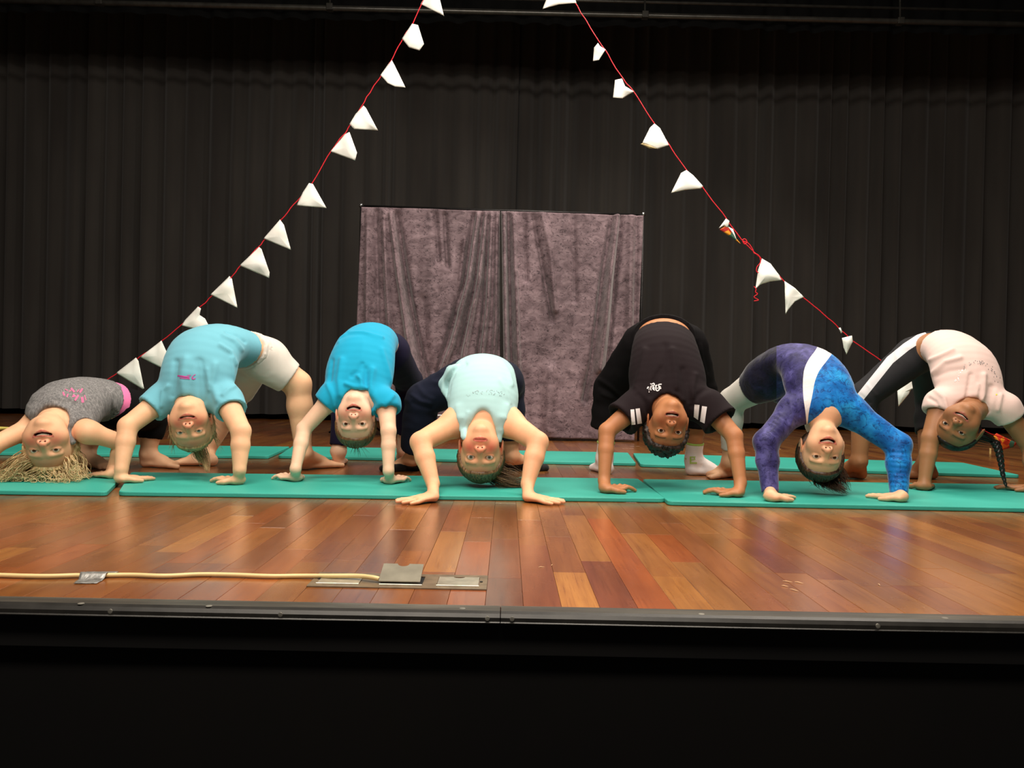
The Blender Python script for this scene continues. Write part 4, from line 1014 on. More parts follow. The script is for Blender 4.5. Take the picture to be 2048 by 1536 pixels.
def legs_garment(f,mat,name,e=.010,pelvis_t=5.0,ends=(1.3,1.3),e2=.014,e3=.014,amp=.004,freq=(14,14,20),fold=(),seed=0,label=None,h=.0062,hol=True,endcut=True,fmat=None,extra=(),col=None):
    """ends: 0..1 on the thigh, 1..2 on the shin"""
    pr=chain(f.rows,4,e=(e,e),t0=pelvis_t,k=.02,end_cut=False,start_cut=True)
    for (Hp,Kn,A,rl),en in zip(f.legs,ends):
        mid=Kn*0.68+A*0.32
        if en<=1: pr.append(limb(Hp,Kn,rl[0]+e,rl[1]+e2,0,en,k=.03)); q=(Hp,Kn,en,rl[0]+(rl[1]-rl[0])*en)
        else:
            pr.append(limb(Hp,Kn,rl[0]+e,rl[1]+e2,0,1,False,k=.03)); t=en-1; p=Kn+(A-Kn)*t; T=unit(A-Kn)
            r0=rl[1]*.95+e2; r1=(rl[1]*.95*(1-t)+rl[3]*t)+e3+(.006 if e3>.012 else 0)
            pm=Kn+(A-Kn)*min(t,.32); rm=rl[2]+(e2+e3)/2
            pr.append(Cone(Kn,pm,r0,rm,k=.02,planes=[(p,T)])); pr.append(Cone(pm,p,rm,r1,k=.015,planes=[(p,T)])); q=(Kn,A,t,r1-.0085-amp*.9)
        if hol: pr.append(hollow(q[0],q[1],q[3] if en>1 else q[3]+.001,q[2],0.02))
    pr+=list(extra)
    return garment(name,pr,mat,f.root,h,amp,freq,seed,fold,label=label,fmat=fmat,col=col,it=3)

# ================================================================== P1 grey tank, curly blond, far left
P1=dict(flushk=1.35,base=(-1.6,3.0,0),skin=SK1,lip=LIP1,flush=FL1,brow=lin((176,130,90)),browk=.5,eye=EYE_BR,s=.95,
 torso=[(116,850,2.90,.062,.045,0,-12),(124,836,2.93,.108,.068,-2,-14),(138,812,3.0,.115,.078,-10,-16),(166,800,3.08,.106,.072,-25,-14),(196,798,3.15,.100,.070,-35,-10),(226,806,3.21,.100,.074,-42,-6),(246,814,3.26,.105,.075,-45,0)],
 arms=[dict(sh=(72,850,2.93),el=(-8,888,2.80),wr=(-52,946,2.76),heel=(-56,974),tip=(-100,968),zs=MATZ,thumb=1,r=(.039,.032,.029,.021)),
       dict(sh=(176,864,2.87),el=(246,886,2.95),wr=(226,938,2.95),heel=(224,957),tip=(196,953),zs=MATZ,thumb=-1,r=(.037,.031,.029,.021))],
 legs=[dict(hip=(232,818,3.2),knee=(186,850,3.42),ankle=(174,912,3.40),heel=(170,934),toe=(200,937),big=1,r=(.07,.05,.043,.03)),
       dict(hip=(262,820,3.26),knee=(306,838,3.44),ankle=(296,908,3.42),heel=(292,934),toe=(344,936),big=-1,r=(.068,.052,.046,.031))],
 head=dict(c=(99,882,2.83),tilt=17,roll=3,yaw=-20,s=1.12,w=.95,mouth=1.0,smile=1.25,chub=1.14,open=.0029,mw=1.25))
# ================================================================== P2 light blue tee
P2=dict(flushk=1.55,base=(-1.15,3.1,0),skin=SK1,lip=LIP1,flush=FL1,brow=lin((190,140,100)),browk=.4,eye=EYE_BL,s=1.0,
 torso=[(386,802,2.95,.062,.045),(388,786,2.96,.112,.066),(397,748,2.98,.124,.082),(410,708,3.03,.122,.082),(438,692,3.12,.115,.074,-8),(474,696,3.20,.100,.066,-18),(500,704,3.27,.105,.070,-22),(524,716,3.33,.115,.078,-25)],
 arms=[dict(sh=(324,800,2.95),el=(256,852,2.86),wr=(243,938,2.80),heel=(240,966),tip=(279,961),zs=MATZ,thumb=-1,curl=.1,r=(.043,.036,.033,.0225)),
       dict(sh=(452,800,2.94),el=(482,862,2.84),wr=(479,940,2.80),heel=(478,969),tip=(434,962),zs=MATZ,thumb=1,curl=.6,r=(.044,.036,.033,.0225))],
 legs=[dict(hip=(498,734,3.38),knee=(470,800,3.62),ankle=(412,908,3.58),heel=(424,932),toe=(386,931),big=1),
       dict(hip=(530,722,3.30),knee=(596,768,3.36),ankle=(607,906,3.38),heel=(610,939),toe=(660,935),big=-1,r=(.080,.056,.052,.034))],
 head=dict(c=(382,844,2.92),tilt=22,roll=0,yaw=-17,s=1.09,w=.91,mouth=.6,smile=1.2,mw=1.3,chub=1.12,open=.0019))
# ================================================================== P3 turquoise tee
P3=dict(base=(-0.65,3.2,0),skin=lin((240,200,172)),lip=LIP1,flush=FL1,brow=lin((170,124,90)),browk=.55,eye=EYE_BR,s=.95,flushk=1.0,
 torso=[(708,802,3.0,.058,.042),(713,786,3.02,.104,.062),(719,748,3.06,.118,.074),(728,708,3.12,.110,.072),(738,686,3.22,.102,.068,-6),(750,688,3.34,.102,.072,-10),(762,700,3.43,.112,.078,-12)],
 arms=[dict(sh=(664,796,3.0),el=(608,858,2.98),wr=(591,938,2.90),heel=(591,963),tip=(562,958),zs=MATZ,thumb=-1,curl=.8,spread=10,r=(.036,.029,.0265,.0195)),
       dict(sh=(772,808,2.98),el=(777,862,2.92),wr=(777,942,2.88),heel=(780,968),tip=(814,960),zs=MATZ,thumb=1,curl=.8,r=(.036,.029,.0265,.0195))],
 legs=[dict(hip=(735,712,3.40),knee=(694,800,3.60),ankle=(677,902,3.56),heel=(677,934),toe=(679,924),big=-1),
       dict(hip=(780,708,3.42),knee=(818,762,3.72),ankle=(808,900,3.80),heel=(802,922),toe=(836,925),big=-1,r=(.08,.058,.05,.032))],
 head=dict(c=(711,836,2.97),tilt=11,roll=0,yaw=-7,s=1.08,w=.87,mouth=1.0,smile=1.1,mw=1.25,open=.0029))
# ================================================================== P4 mint tank, centre
P4=dict(toes=False,base=(-0.12,3.0,0),skin=lin((238,184,144)),lip=lin((205,98,90)),flush=lin((220,92,80)),brow=lin((150,100,70)),browk=.55,eye=EYE_BL,s=1.0,flushk=1.5,
 torso=[(963,852,2.90,.066,.046),(964,834,2.91,.104,.066),(966,800,2.95,.122,.078),(966,768,3.01,.118,.076),(966,750,3.11,.116,.072),(967,753,3.22,.120,.076),(968,768,3.30,.125,.080)],
 arms=[dict(sh=(911,846,2.90),el=(841,884,2.78),wr=(866,968,2.70),heel=(866,1003),tip=(802,1008),zs=0.002,thumb=-1,curl=.05,spread=9,r=(.048,.038,.035,.0235)),
       dict(sh=(1019,846,2.90),el=(1076,884,2.78),wr=(1055,968,2.70),heel=(1056,1003),tip=(1124,1009),zs=0.002,thumb=1,curl=.05,spread=9,r=(.048,.038,.035,.0235))],
 legs=[dict(hip=(928,762,3.26),knee=(846,798,3.34),ankle=(826,915,3.43),heel=(836,940),toe=(792,942),big=1,r=(.080,.058,.052,.032)),
       dict(hip=(1004,765,3.26),knee=(1016,772,3.52),ankle=(1022,912,3.50),heel=(1020,941),toe=(1056,941),big=-1,r=(.080,.058,.052,.032))],
 head=dict(c=(962,900,2.87),chub=.90,tilt=11,roll=0,yaw=0,s=1.14,w=.92,mouth=.35,smile=0.15,nr=.041,open=.0056))
# ================================================================== P5 boy in black tee
P5=dict(toes=False,base=(0.6,3.05,0),skin=SK2,lip=LIP2,flush=FL2,brow=lin((40,24,16)),browk=1,eye=EYE_DK,s=1.0,flushk=1.5,
 torso=[(1339,812,2.92,.062,.046),(1337,794,2.94,.118,.066),(1334,752,2.99,.132,.080),(1331,708,3.05,.118,.076),(1329,682,3.15,.106,.070),(1328,672,3.26,.112,.076),(1328,684,3.36,.122,.082)],
 arms=[dict(sh=(1270,816,2.93),el=(1214,862,2.88),wr=(1208,962,2.82),heel=(1209,986),tip=(1256,982),zs=MATZ,thumb=-1,curl=.8,r=(.040,.031,.028,.0205)),
       dict(sh=(1416,814,2.91),el=(1468,872,2.84),wr=(1481,966,2.78),heel=(1478,994),tip=(1408,986),zs=MATZ,thumb=1,curl=.7,r=(.041,.032,.029,.021))],
 legs=[dict(hip=(1284,692,3.34),knee=(1222,778,3.50),ankle=(1209,916,3.56),heel=(1214,948),toe=(1196,941),big=1,r=(.078,.054,.046,.032)),
       dict(hip=(1372,692,3.34),knee=(1398,778,3.50),ankle=(1387,918,3.55),heel=(1383,950),toe=(1424,951),big=-1,r=(.078,.054,.046,.032))],
 head=dict(c=(1334,850,2.88),tilt=12,roll=4,yaw=3,s=1.10,w=.88,mouth=.85,smile=.4,mw=1.12,open=.0040))
# ================================================================== P6 leotard
P6=dict(base=(1.1,3.0,0),skin=SK1,lip=LIP1,flush=lin((214,126,100)),brow=lin((130,86,60)),browk=.6,eye=EYE_BR,s=1.0,flushk=.5,
 torso=[(1652,828,2.86,.060,.044),(1648,808,2.88,.110,.064),(1636,768,2.93,.120,.078),(1620,738,2.99,.112,.074,8),(1594,726,3.07,.104,.072,18),(1566,734,3.14,.104,.078,25),(1546,750,3.20,.108,.080,30)],
 arms=[dict(sh=(1585,822,2.88),el=(1532,884,2.80),wr=(1540,982,2.74),heel=(1541,1003),tip=(1578,994),zs=MATZ,thumb=-1,curl=.3,r=(.043,.036,.032,.023)),
       dict(sh=(1704,826,2.88),el=(1796,890,2.82),wr=(1798,988,2.76),heel=(1804,1004),tip=(1738,993),zs=MATZ,thumb=1,curl=.2,r=(.046,.038,.034,.0235))],
 legs=[dict(hip=(1532,760,3.18),knee=(1464,802,3.34),ankle=(1460,922,3.40),heel=(1470,954),toe=(1420,957),big=1,r=(.075,.052,.044,.031)),
       dict(hip=(1572,772,3.28),knee=(1628,815,3.54),ankle=(1648,920,3.56),heel=(1650,946),toe=(1662,937),big=-1)],
 head=dict(c=(1643,899,2.84),tilt=13,roll=0,yaw=11,s=1.10,w=.88,mouth=1.0,smile=1.25,mw=1.25,open=.0029))
# ================================================================== P7 pale pink tee
P7=dict(base=(1.95,3.2,0),skin=SK3,lip=LIP2,flush=lin((118,74,46)),brow=lin((30,20,16)),browk=.8,eye=EYE_DK,s=.98,flushk=1.3,
 torso=[(1946,818,3.12,.058,.042),(1942,798,3.13,.106,.062),(1934,758,3.17,.120,.074),(1922,722,3.22,.118,.074,6),(1898,700,3.30,.104,.070,14),(1868,696,3.38,.094,.066,22),(1842,706,3.45,.102,.074,28)],
 arms=[dict(sh=(1882,808,3.12),el=(1861,876,3.08),wr=(1849,962,3.05),heel=(1849,981),tip=(1846,969),zs=MATZ,thumb=1,curl=.5,r=(.041,.034,.031,.022)),
       dict(sh=(2006,816,3.10),el=(2062,894,3.10),wr=(2066,962,3.06),heel=(2064,984),tip=(2022,980),zs=MATZ,thumb=1,curl=.5,r=(.041,.034,.031,.022))],
 legs=[dict(hip=(1824,716,3.42),knee=(1728,792,3.44),ankle=(1718,922,3.44),heel=(1722,958),toe=(1684,956),big=1,r=(.076,.054,.047,.032)),
       dict(hip=(1858,728,3.52),knee=(1858,800,3.66),ankle=(1852,922,3.52),heel=(1864,958),toe=(1826,957),big=1)],
 head=dict(c=(1920,850,3.04),tilt=26,roll=20,yaw=40,s=1.04,w=.98,mouth=.7,smile=1.2,mw=1.25,open=.003))
def strands(bm,f,n,r,starts,path,seg=4,jit=0.004,seed=3,curl=0.0,cf=9.0,zmin=None):
    """n locks: each follows path (world points) with jitter; starts = spread of the first point"""
    rnd=random.Random(seed)
    for i in range(n):
        pts=[]; ph=rnd.uniform(0,6.28); J0=Vector((rnd.gauss(0,1),rnd.gauss(0,1),rnd.gauss(0,1)))
        kk=len(path)
        ln=rnd.uniform(0.75,1.0)
        m=max(3,int(round(kk*ln))) if kk>3 else kk
        for j,p in enumerate(path[:m]):
            t=j/(kk-1); sp=starts*(1-t)+jit*t if not isinstance(starts,(list,tuple)) else starts[j]
            q=Vector(p)+Vector((J0.x*sp,J0.y*sp,J0.z*sp))
            if curl: q+=Vector((math.cos(ph+cf*t)*curl,math.sin(ph*1.7+cf*t)*curl,math.sin(ph+cf*t)*curl))
            if zmin is not None: q.z=max(q.z,zmin+0.002+0.006*rnd.random())
            pts.append(q)
        lock(bm,pts,r*rnd.uniform(.7,1.3),seg)
def HP(f,x,y,z): return Vector(f.P(x,y,z))
BLOND=hair_mat('hair_blond',(190,156,104),(240,214,164)); BLOND2=hair_mat('hair_ash_blond',(150,122,80),(206,180,134))
BROWN=hair_mat('hair_light_brown',(96,66,40),(140,102,66)); BROWN4=hair_mat('hair_brown',(84,58,38),(150,112,76)); BROWN6=hair_mat('hair_dark_brown',(50,32,22),(96,66,44)); BLACKH=hair_mat('hair_black',(16,12,11),(34,26,24),.35)
CURLY=hair_mat('hair_black_curls',(28,18,14),(56,38,28),.55)

# ================================================================== P1
f=person('person in a grey marl tank top and black leggings, blond curls on the mat',P1)
def marl():
    t=NT('grey_marl'); n=t.noise(1,5,(160,160,36),'Object',0.7,0.4); n2=t.noise(14,4); a=t.ramp(n.outputs['Fac'],[(0.32,lin((88,88,88))),(0.5,lin((122,120,120))),(0.7,lin((158,156,155)))])
    b=t.ramp(n2.outputs['Fac'],[(0.3,(0.85,)*3),(0.7,(1.05,)*3)]); t.l(t.mix(1,a.outputs[0],b.outputs[0],'MULTIPLY'),t.b.inputs['Base Color']); t.b.inputs['Roughness'].default_value=0.9; t.bump(n.outputs['Fac'],0.3,0.002); return t.m
GREY=marl(); BLK=fabric('black_jersey',(15,14,15),.2,sheen=0,spec=.1); PINKW=fabric('pink_waistband',(236,120,170))
def tank(f,mat,e=.010,t_end=4.5,nk=.016,arm=.048,scoop=None,amp=.003,freq=(14,14,10),fold=(),seed=0,extra=(),hem=.0,name='tank_top',subs=(),h=.006,k=.02):
    pr=chain(f.rows,4,e=(e,e),t0=0,t1=t_end,k=k)
    for (S,E,W,ra) in f.arms: c=NP(f.rows[1][:3]); pr.append(Cone(c*0.6+S*0.4,c*.3+S*0.7,ra[0]+e*1.1,ra[0]+e*.9,k=.03))
    pr+=list(extra)
    nb,hb,nr=f.neck; T=unit(hb-nb)
    pr.append(Cone(nb-T*.035,nb+T*.12,nr+nk,nr+nk+.012,k=.008,sub=True))
    for (S,E,W,ra) in f.arms:
        u=unit(E-S); pr.append(Cone(S-u*.002,S+u*.08,arm,arm+.01,k=.008,sub=True))
    pr+=list(subs)
    if hem:
        R=catmull(f.rows,4); i1=int(round(t_end*4)); a=R[i1]; b=R[i1-1]; T=unit(a[:3]-b[:3])
        pr.append(Cone(a[:3]-T*.02,a[:3]+T*.04,(a[3]+e-.0095,a[4]+e-.0095),S=a[5:8],k=.002,sub=True,m=.02))
    return garment(name,pr,mat,f.root,h,amp,freq,seed,fold,it=4)
legs_garment(f,BLK,'leggings',.006,4.7,(1.55,1.55),.006,.008,amp=.002,seed=2)
garment('waistband',chain(f.rows,4,e=(.010,.010),t0=4.55,t1=5.0,start_cut=True,m=.03),PINKW,f.root,.005,0.0008)['label']='pink waistband'
sh=tank(f,GREY,.014,4.62,nk=.018,arm=.050,amp=.0055,freq=(10,10,26),seed=4,hem=.01,
  extra=[Cone(J(68,835,2.93),J(70,862,2.92),.014,.012,k=.02),Cone(J(134,858,2.86),J(148,884,2.84),(.030,.012),(.022,.010),S=(1,0,-.3),k=.02)],
  fold=[([(196,768),(222,790),(236,826)],5,.006),([(208,766),(228,800),(222,840)],3,-.007),([(90,808),(118,797),(150,800),(172,812)],5,.005),([(150,778),(185,784),(205,806)],4,.004),([(130,862),(142,840),(138,818)],4,.004)])
PRP=plain('pink_print',(226,106,150),.7,0,.1,30,0)
decal('shirt_print',sh,[([(126,784),(129,791)],3.4),([(134,794),(136,788)],2.6),([(142,776),(149,784)],3.6),([(146,789),(151,792),(144,793)],2.6),([(165,777),(160,785)],3.6),([(150,801),(157,790)],3.6),([(164,794),(166,805)],5),([(130,778),(136,781)],1.6),([(138,783),(143,780)],1.4),([(154,784),(158,779)],1.6),([(169,790),(172,800)],1.6)],PRP,sh)['label']='pink abstract print'
bm=MB(); hair_cap(bm,f.ho,f.Mx,f.hs,.95,thick=.010,front=.060,side=.030,nape=-.07,groove=.003,curly=.008,seed=2)
rnd=random.Random(5)
for i in range(560):
    th=rnd.uniform(-2.9,2.9); zz=rnd.uniform(.035,.095)
    if abs(th)<.7: zz=rnd.uniform(.066,.098)
    rr=math.sqrt(max(0,1-((zz-.03)/.072)**2)); p=HP(f,.0765*.98*rr*math.sin(th),-.013+.090*rr*math.cos(th),zz)
    side=-1 if p.x<f.ho[0]+.02+rnd.gauss(0,.02) else 1
    L=rnd.uniform(.06,.15) if side<0 else rnd.uniform(.03,.075)
    fl=MATZ+.004+rnd.random()*.014
    p2=p+Vector((side*L*.28,-rnd.random()*.02,-.018)); p2.z=max(fl+.008,p2.z)
    p3=Vector((p.x+side*L*.7+rnd.gauss(0,.01),p.y-rnd.uniform(-.01,.035),max(fl,p.z-.06))); p4=Vector((p.x+side*L,p3.y+rnd.gauss(0,.012),fl))
    pts=bezier([p,p2,p3,p4],5); ph=rnd.uniform(0,6.3); am=rnd.uniform(.003,.008); fr=rnd.uniform(6,13)
    q=[]
    for j,v in enumerate(pts):
        t=j/(len(pts)-1); a=am*min(1,t*2); w=v+Vector((math.cos(ph+fr*t)*a,math.sin(ph+fr*t)*a*.6,math.sin(ph+fr*t)*a)); w.z=max(w.z,MATZ+.003); q.append(w)
    m=len(q); bm.tube(q,[rnd.uniform(.0010,.0022)*(1-.6*j/m) for j in range(m)],4)
for i,(x,y,r) in enumerate(((62,955,.010),(72,962,.008),(84,958,.010),(100,960,.008),(24,944,.009),(10,950,.010),(40,950,.011),(120,955,.010),(140,945,.012),(152,935,.010),(150,958,.009),(5,962,.008),(30,962,.009),(110,966,.008),(130,965,.009))):
    for w in range(3):
        c=J(x+rnd.uniform(-7,7),y+rnd.uniform(-4,4),2.76+rnd.uniform(-.02,.02)); pts=[]
        for j in range(14):
            a=j/13*2*PI*1.25+w; q=c+Vector((math.cos(a)*r*1.25,rnd.uniform(-.001,.001)+j*.0007,math.sin(a)*r)); q.z=max(q.z,MATZ+.003); pts.append(q)
        bm.tube(pts,.0009,4)
bm.build('hair',BLOND,f.root,True)

# ================================================================== P2
f=person('person in a light blue T-shirt and white shorts, ash blond ponytail hanging down',P2)
LBLUE=fabric('light_blue_cotton',(112,182,200),.05); WHT=fabric('off_white_cotton',(222,214,204),.04)
legs_garment(f,WHT,'shorts',.010,5.75,(.72,.72),.010,.010,amp=.0022,seed=3,freq=(10,40,10),h=.0055)
fr=garment('waist_frill',chain(f.rows,4,e=(.013,.013),t0=5.62,t1=6.0,start_cut=True,m=.02),WHT,f.root,.005,.004,(60,60,60),2)
f2=[([(372,720),(366,762),(372,812)],9,.006),([(352,724),(349,762),(345,790)],6,-.006),([(398,724),(402,764),(404,800)],8,-.008),([(430,730),(424,770),(436,800)],7,.006),([(414,740),(418,780)],4,.004),([(440,690),(462,704),(472,728)],4,.005),([(446,672),(470,682),(484,700)],4,.005),([(452,664),(476,672),(490,684)],3,-.004),([(462,716),(466,744),(468,760)],3,.004),([(336,772),(326,782),(322,812)],4,.004),([(446,790),(456,780),(470,772)],4,.005)]
sh=tee(f,LBLUE,e=.014,t_end=5.2,sl=.36,sle=.012,sle2=.016,nk=.004,amp=.003,freq=(9,9,5),fold=[(a,b,c*1.6) for a,b,c in f2],seed=1,neckd=-.012,hem_e=.01)
MAG=plain('magenta_print',(206,66,160),.7,0,.05,30,0)
decal('shirt_print',sh,[([(355,751.5),(379,754.5)],2.8),([(359,755.8),(380,757.6)],1.6),([(374,751),(382,750.4)],1.2),([(383,754),(387,758.5)],1.9),([(384,758.5),(386,752),(391,748.5)],1.3),([(387,759),(391,756)],1.6)],MAG,sh)['label']='small magenta lettering, upside down'
# collar ring
nb,hb,nr=f.neck
bm=MB(); hair_cap(bm,f.ho,f.Mx,f.hs,.91,thick=.006,front=.060,side=.022,nape=-.07,groove=.0024,seed=3)
tie=HP(f,0.008,-.035,.098)
path=[tie,tie+Vector((.006,-.004,-.022)),tie+Vector((.020,-.010,-.045)),tie+Vector((.034,-.014,-.066)),J(414,942,2.86)]
strands(bm,f,240,.0012,[.004,.013,.013,.008,.004],path,4,seed=5,curl=.002)
for i in range(60):     # loose strands from the temples and sides
    s=random.choice((-1,1)); a=random.uniform(.3,1.2); z0=random.uniform(-.03,.05)
    p=HP(f,s*.070,random.uniform(-.03,.03),z0); q=HP(f,s*.076,random.uniform(-.05,.0),z0+.04); e=Vector(q)+Vector((random.uniform(.0,.03)*(1 if s>0 else .6)-(.012 if s<0 else 0),random.uniform(-.02,.02),-random.uniform(.02,.055)))
    lock(bm,[p,q,e],.0012,4)
comb(bm,f,.91,.060,.022,-.07,tie,110,.0017,3)
bm.build('hair',BLOND2,f.root,True)

# ================================================================== P3
f=person('person in a bright turquoise T-shirt and navy leggings, brown hair tied back',P3)
TURQ=fabric('turquoise_cotton',(18,160,200),.05); NAVY=fabric('navy_leggings',(24,20,46),.15,sheen=.02,spec=.15)
legs_garment(f,NAVY,'leggings',.006,4.9,(1.9,1.75),.006,.012,amp=.0015,seed=2)
f3=[([(684,720),(678,760),(680,790)],6,.006),([(664,720),(660,760)],4,-.004),([(724,728),(716,742),(704,752)],4,-.007),([(731,738),(733,762),(735,790)],5,-.006),([(745,740),(740,770),(744,800)],7,.007),([(692,768),(710,774),(730,776)],4,.006),([(714,750),(722,760),(724,772)],3,.005),([(764,700),(776,740),(784,770)],5,.004),([(700,664),(730,666),(765,676)],3,.005),([(677,684),(682,674),(696,664)],3,.005),([(655,770),(664,790),(668,812)],4,.005),([(762,840),(770,812),(786,792)],4,.005)]
sh=tee(f,TURQ,e=.013,t_end=4.4,sl=.20,sle=.015,sle2=.020,nk=.008,amp=.004,freq=(13,13,7),fold=[(a,b,c*1.6) for a,b,c in f3],seed=6,neckd=.002,hem_e=.01)
bm=MB(); hair_cap(bm,f.ho,f.Mx,f.hs,.87,thick=.007,front=.050,side=.008,nape=-.07,groove=.003,seed=7)
tie=HP(f,0.006,-.035,.100)
comb(bm,f,.87,.050,.008,-.07,tie,190,.0016,5,thick=.007)
strands(bm,f,40,.0011,[.006,.014,.022],[tie,tie+Vector((0,0,-.012)),tie+Vector((.004,0,-.026))],4,seed=8)
bm.build('hair',BROWN,f.root,True)

# ================================================================== P4
f=person('person in a pale mint tank top and navy pants, hands on the bare boards',P4)
MINT=fabric('pale_mint_jersey',(172,212,214),.03); NAVY2=fabric('navy_track_fabric',(26,29,46),.15,sheen=.02,spec=.15); SHOE=fabric('black_canvas',(24,22,22),.15)
legs_garment(f,NAVY2,'track_pants',.010,4.3,(1.86,1.78),.014,.020,amp=.006,freq=(12,12,26),seed=4,
   fold=[([(824,790),(842,802),(862,806)],4,.006),([(826,806),(846,816),(858,818)],4,-.005),([(835,770),(850,790),(866,798)],5,.004),([(1006,890),(1022,894),(1038,890)],3,.006),([(1006,902),(1022,905),(1038,900)],3,-.006)])
bv4=BVHTree.FromPolygons([v.co for v in f.body.data.vertices],[tuple(p.vertices) for p in f.body.data.polygons]); inv4=f.body.matrix_world.inverted()
def strap(L):
    P=[]
    for q in L:
        d=ray(*q).normalized(); h=bv4.ray_cast(inv4@CAM,inv4.to_3x3()@d,20)[0]
        P.append((f.body.matrix_world@h-d*.001) if h is not None else J(q[0],q[1],P[-1].y if P else 2.88))
    for i in range(1,len(P)):
        if P[i].y>P[i-1].y+.03: P[i]=J(*L[i],P[i-1].y+.01)
    return [Cone(P[i],P[i+1],(.020-.003*i,.0075),(.017-.003*i,.0065),S=(1,0,0),k=.010) for i in range(len(P)-1)]
f4=[([(1004,722),(1018,745),(1024,770)],4,.004),([(930,728),(908,742),(898,764),(894,788)],4,-.008),([(922,722),(900,742),(888,764),(888,790)],5,.007),([(936,826),(930,850),(930,880)],4,.004),([(1000,760),(1012,780),(1020,806)],4,.003)]
sh=tank(f,MINT,.011,4.5,nk=.014,arm=.050,amp=.0035,freq=(8,8,5),seed=3,fold=[(a,b,c*1.6) for a,b,c in f4],hem=.01,
  extra=[Cone(J(903,742,3.02),J(888,768,3.04),.022,.016,k=.025),Cone(J(888,768,3.04),J(900,800,3.0),.016,.012,k=.025)],
  subs=[Cone(J(966,832,2.80),J(964,862,2.84),(.036,.05),(.046,.06),S=(1,0,0),k=.01,sub=True)]+strap([(922,812),(925,835),(927,858),(928,876)])+strap([(1008,812),(1003,835),(1000,860),(998,882)]))
DOT=plain('silver_grey_print',(150,170,172),.5,.2,.1,30,0)
shp=[]
rr=random.Random(3)
for i in range(46):
    x=rr.uniform(932,1012); y=783+((x-972)/40)**2*5+rr.uniform(-4,5); a=rr.uniform(0,3.1); shp.append(([(x,y),(x+math.cos(a)*2.2,y+math.sin(a)*1.6)],rr.uniform(.7,1.1)))
decal('shirt_print',sh,shp,DOT,sh,step=2)['label']='faded glitter lettering'
for l in f.cfg['legs']:
    A,H,d=l['_f']; pr=foot_prims(A,H,d,f.cfg['s'],l.get('big',1),0,False,.004)
    pr=[p for p in pr if True]; cut=A-NP((0,0,.034)); 
    for p in pr: p.planes=list(getattr(p,'planes',[]))+[(cut,np.array((0,0,1.0)))]
    pr.append(Cone(A+NP((0,0,-.01)),A+unit(d)*.05-NP((0,0,.028)),.029,.020,k=.004,sub=True))
    garment('shoe',pr,SHOE,f.root,.005,0,floorz=0.0005)
bm=MB(); hair_cap(bm,f.ho,f.Mx,f.hs,.92,thick=.008,front=.046,side=.006,nape=-.07,groove=.003,seed=9)
tie=HP(f,0.020,-.045,.090)
comb(bm,f,.92,.046,.006,-.07,tie,230,.0017,6,thick=.008)
path=[tie,J(1000,955,2.90),J(1020,962,2.90),J(1040,967,2.90),J(1052,970,2.90)]
strands(bm,f,320,.0011,[.010,.020,.020,.014,.010],path,4,seed=10,curl=.003,zmin=MATZ)
bm.build('hair',BROWN4,f.root,True)

# ================================================================== P5
f=person('person in a black T-shirt with white sleeve stripes, black pants and white socks',P5)
BT=fabric('black_cotton',(30,22,25),.12,sheen=.02,spec=.12); BTP=fabric('black_track_fabric',(15,12,14),.15,sheen=.0,spec=.12); SOCK=fabric('white_sock_knit',(232,224,222),.03,.9,30)
legs_garment(f,BTP,'track_pants',.014,4.85,(1.55,1.52),.022,.030,amp=.006,freq=(10,10,22),seed=5,
   fold=[([(1200,760),(1220,772),(1240,790)],4,.006),([(1200,774),(1220,784),(1236,796)],4,-.006),([(1204,788),(1224,796)],4,.005),([(1400,690),(1404,720),(1412,750)],4,.004)])
garment('waistband',chain(f.rows,4,e=(.016,.016),t0=4.75,t1=5.1,start_cut=True,m=.03),BTP,f.root,.005,.001)
f5=[([(1322,740),(1310,760),(1302,790)],6,-.006),([(1345,700),(1350,740),(1352,775)],6,.005),([(1330,690),(1328,740),(1330,780)],6,-.003),([(1366,740),(1372,770),(1380,800)],6,-.006),([(1390,750),(1384,780),(1390,805)],5,.005),([(1290,700),(1282,740),(1272,775)],6,.005),([(1316,798),(1344,786),(1366,800)],4,.005),([(1276,790),(1290,806),(1300,830)],5,-.006),([(1416,776),(1396,790),(1384,812)],5,-.005)]
sh=tee(f,BT,e=.014,t_end=4.1,sl=.50,sle=.018,sle2=.034,nk=.012,amp=.004,freq=(9,9,5),fold=[(a,b,c*1.6) for a,b,c in f5],seed=8,neckd=.010,hem_e=.01)
WP=plain('white_print',(226,220,222),.6,0,.03,30,0)
decal('sleeve_stripe',sh,[('quad',[(1261,819),(1268.5,818.5),(1271,849),(1263,850)])],WP,sh)
decal('sleeve_stripe',sh,[('quad',[(1271,817.5),(1279.5,816.5),(1284,847),(1275,848)])],WP,sh)
decal('sleeve_stripe',sh,[('quad',[(1389,809),(1399,810),(1396,840),(1387.5,834)])],WP,sh)
decal('sleeve_stripe',sh,[('quad',[(1404,812),(1414,813.5),(1409,847),(1400,843)])],WP,sh)
k=60/1536.0; q=lambda L:[(1280+x*k,740+y*k) for x,y in L]
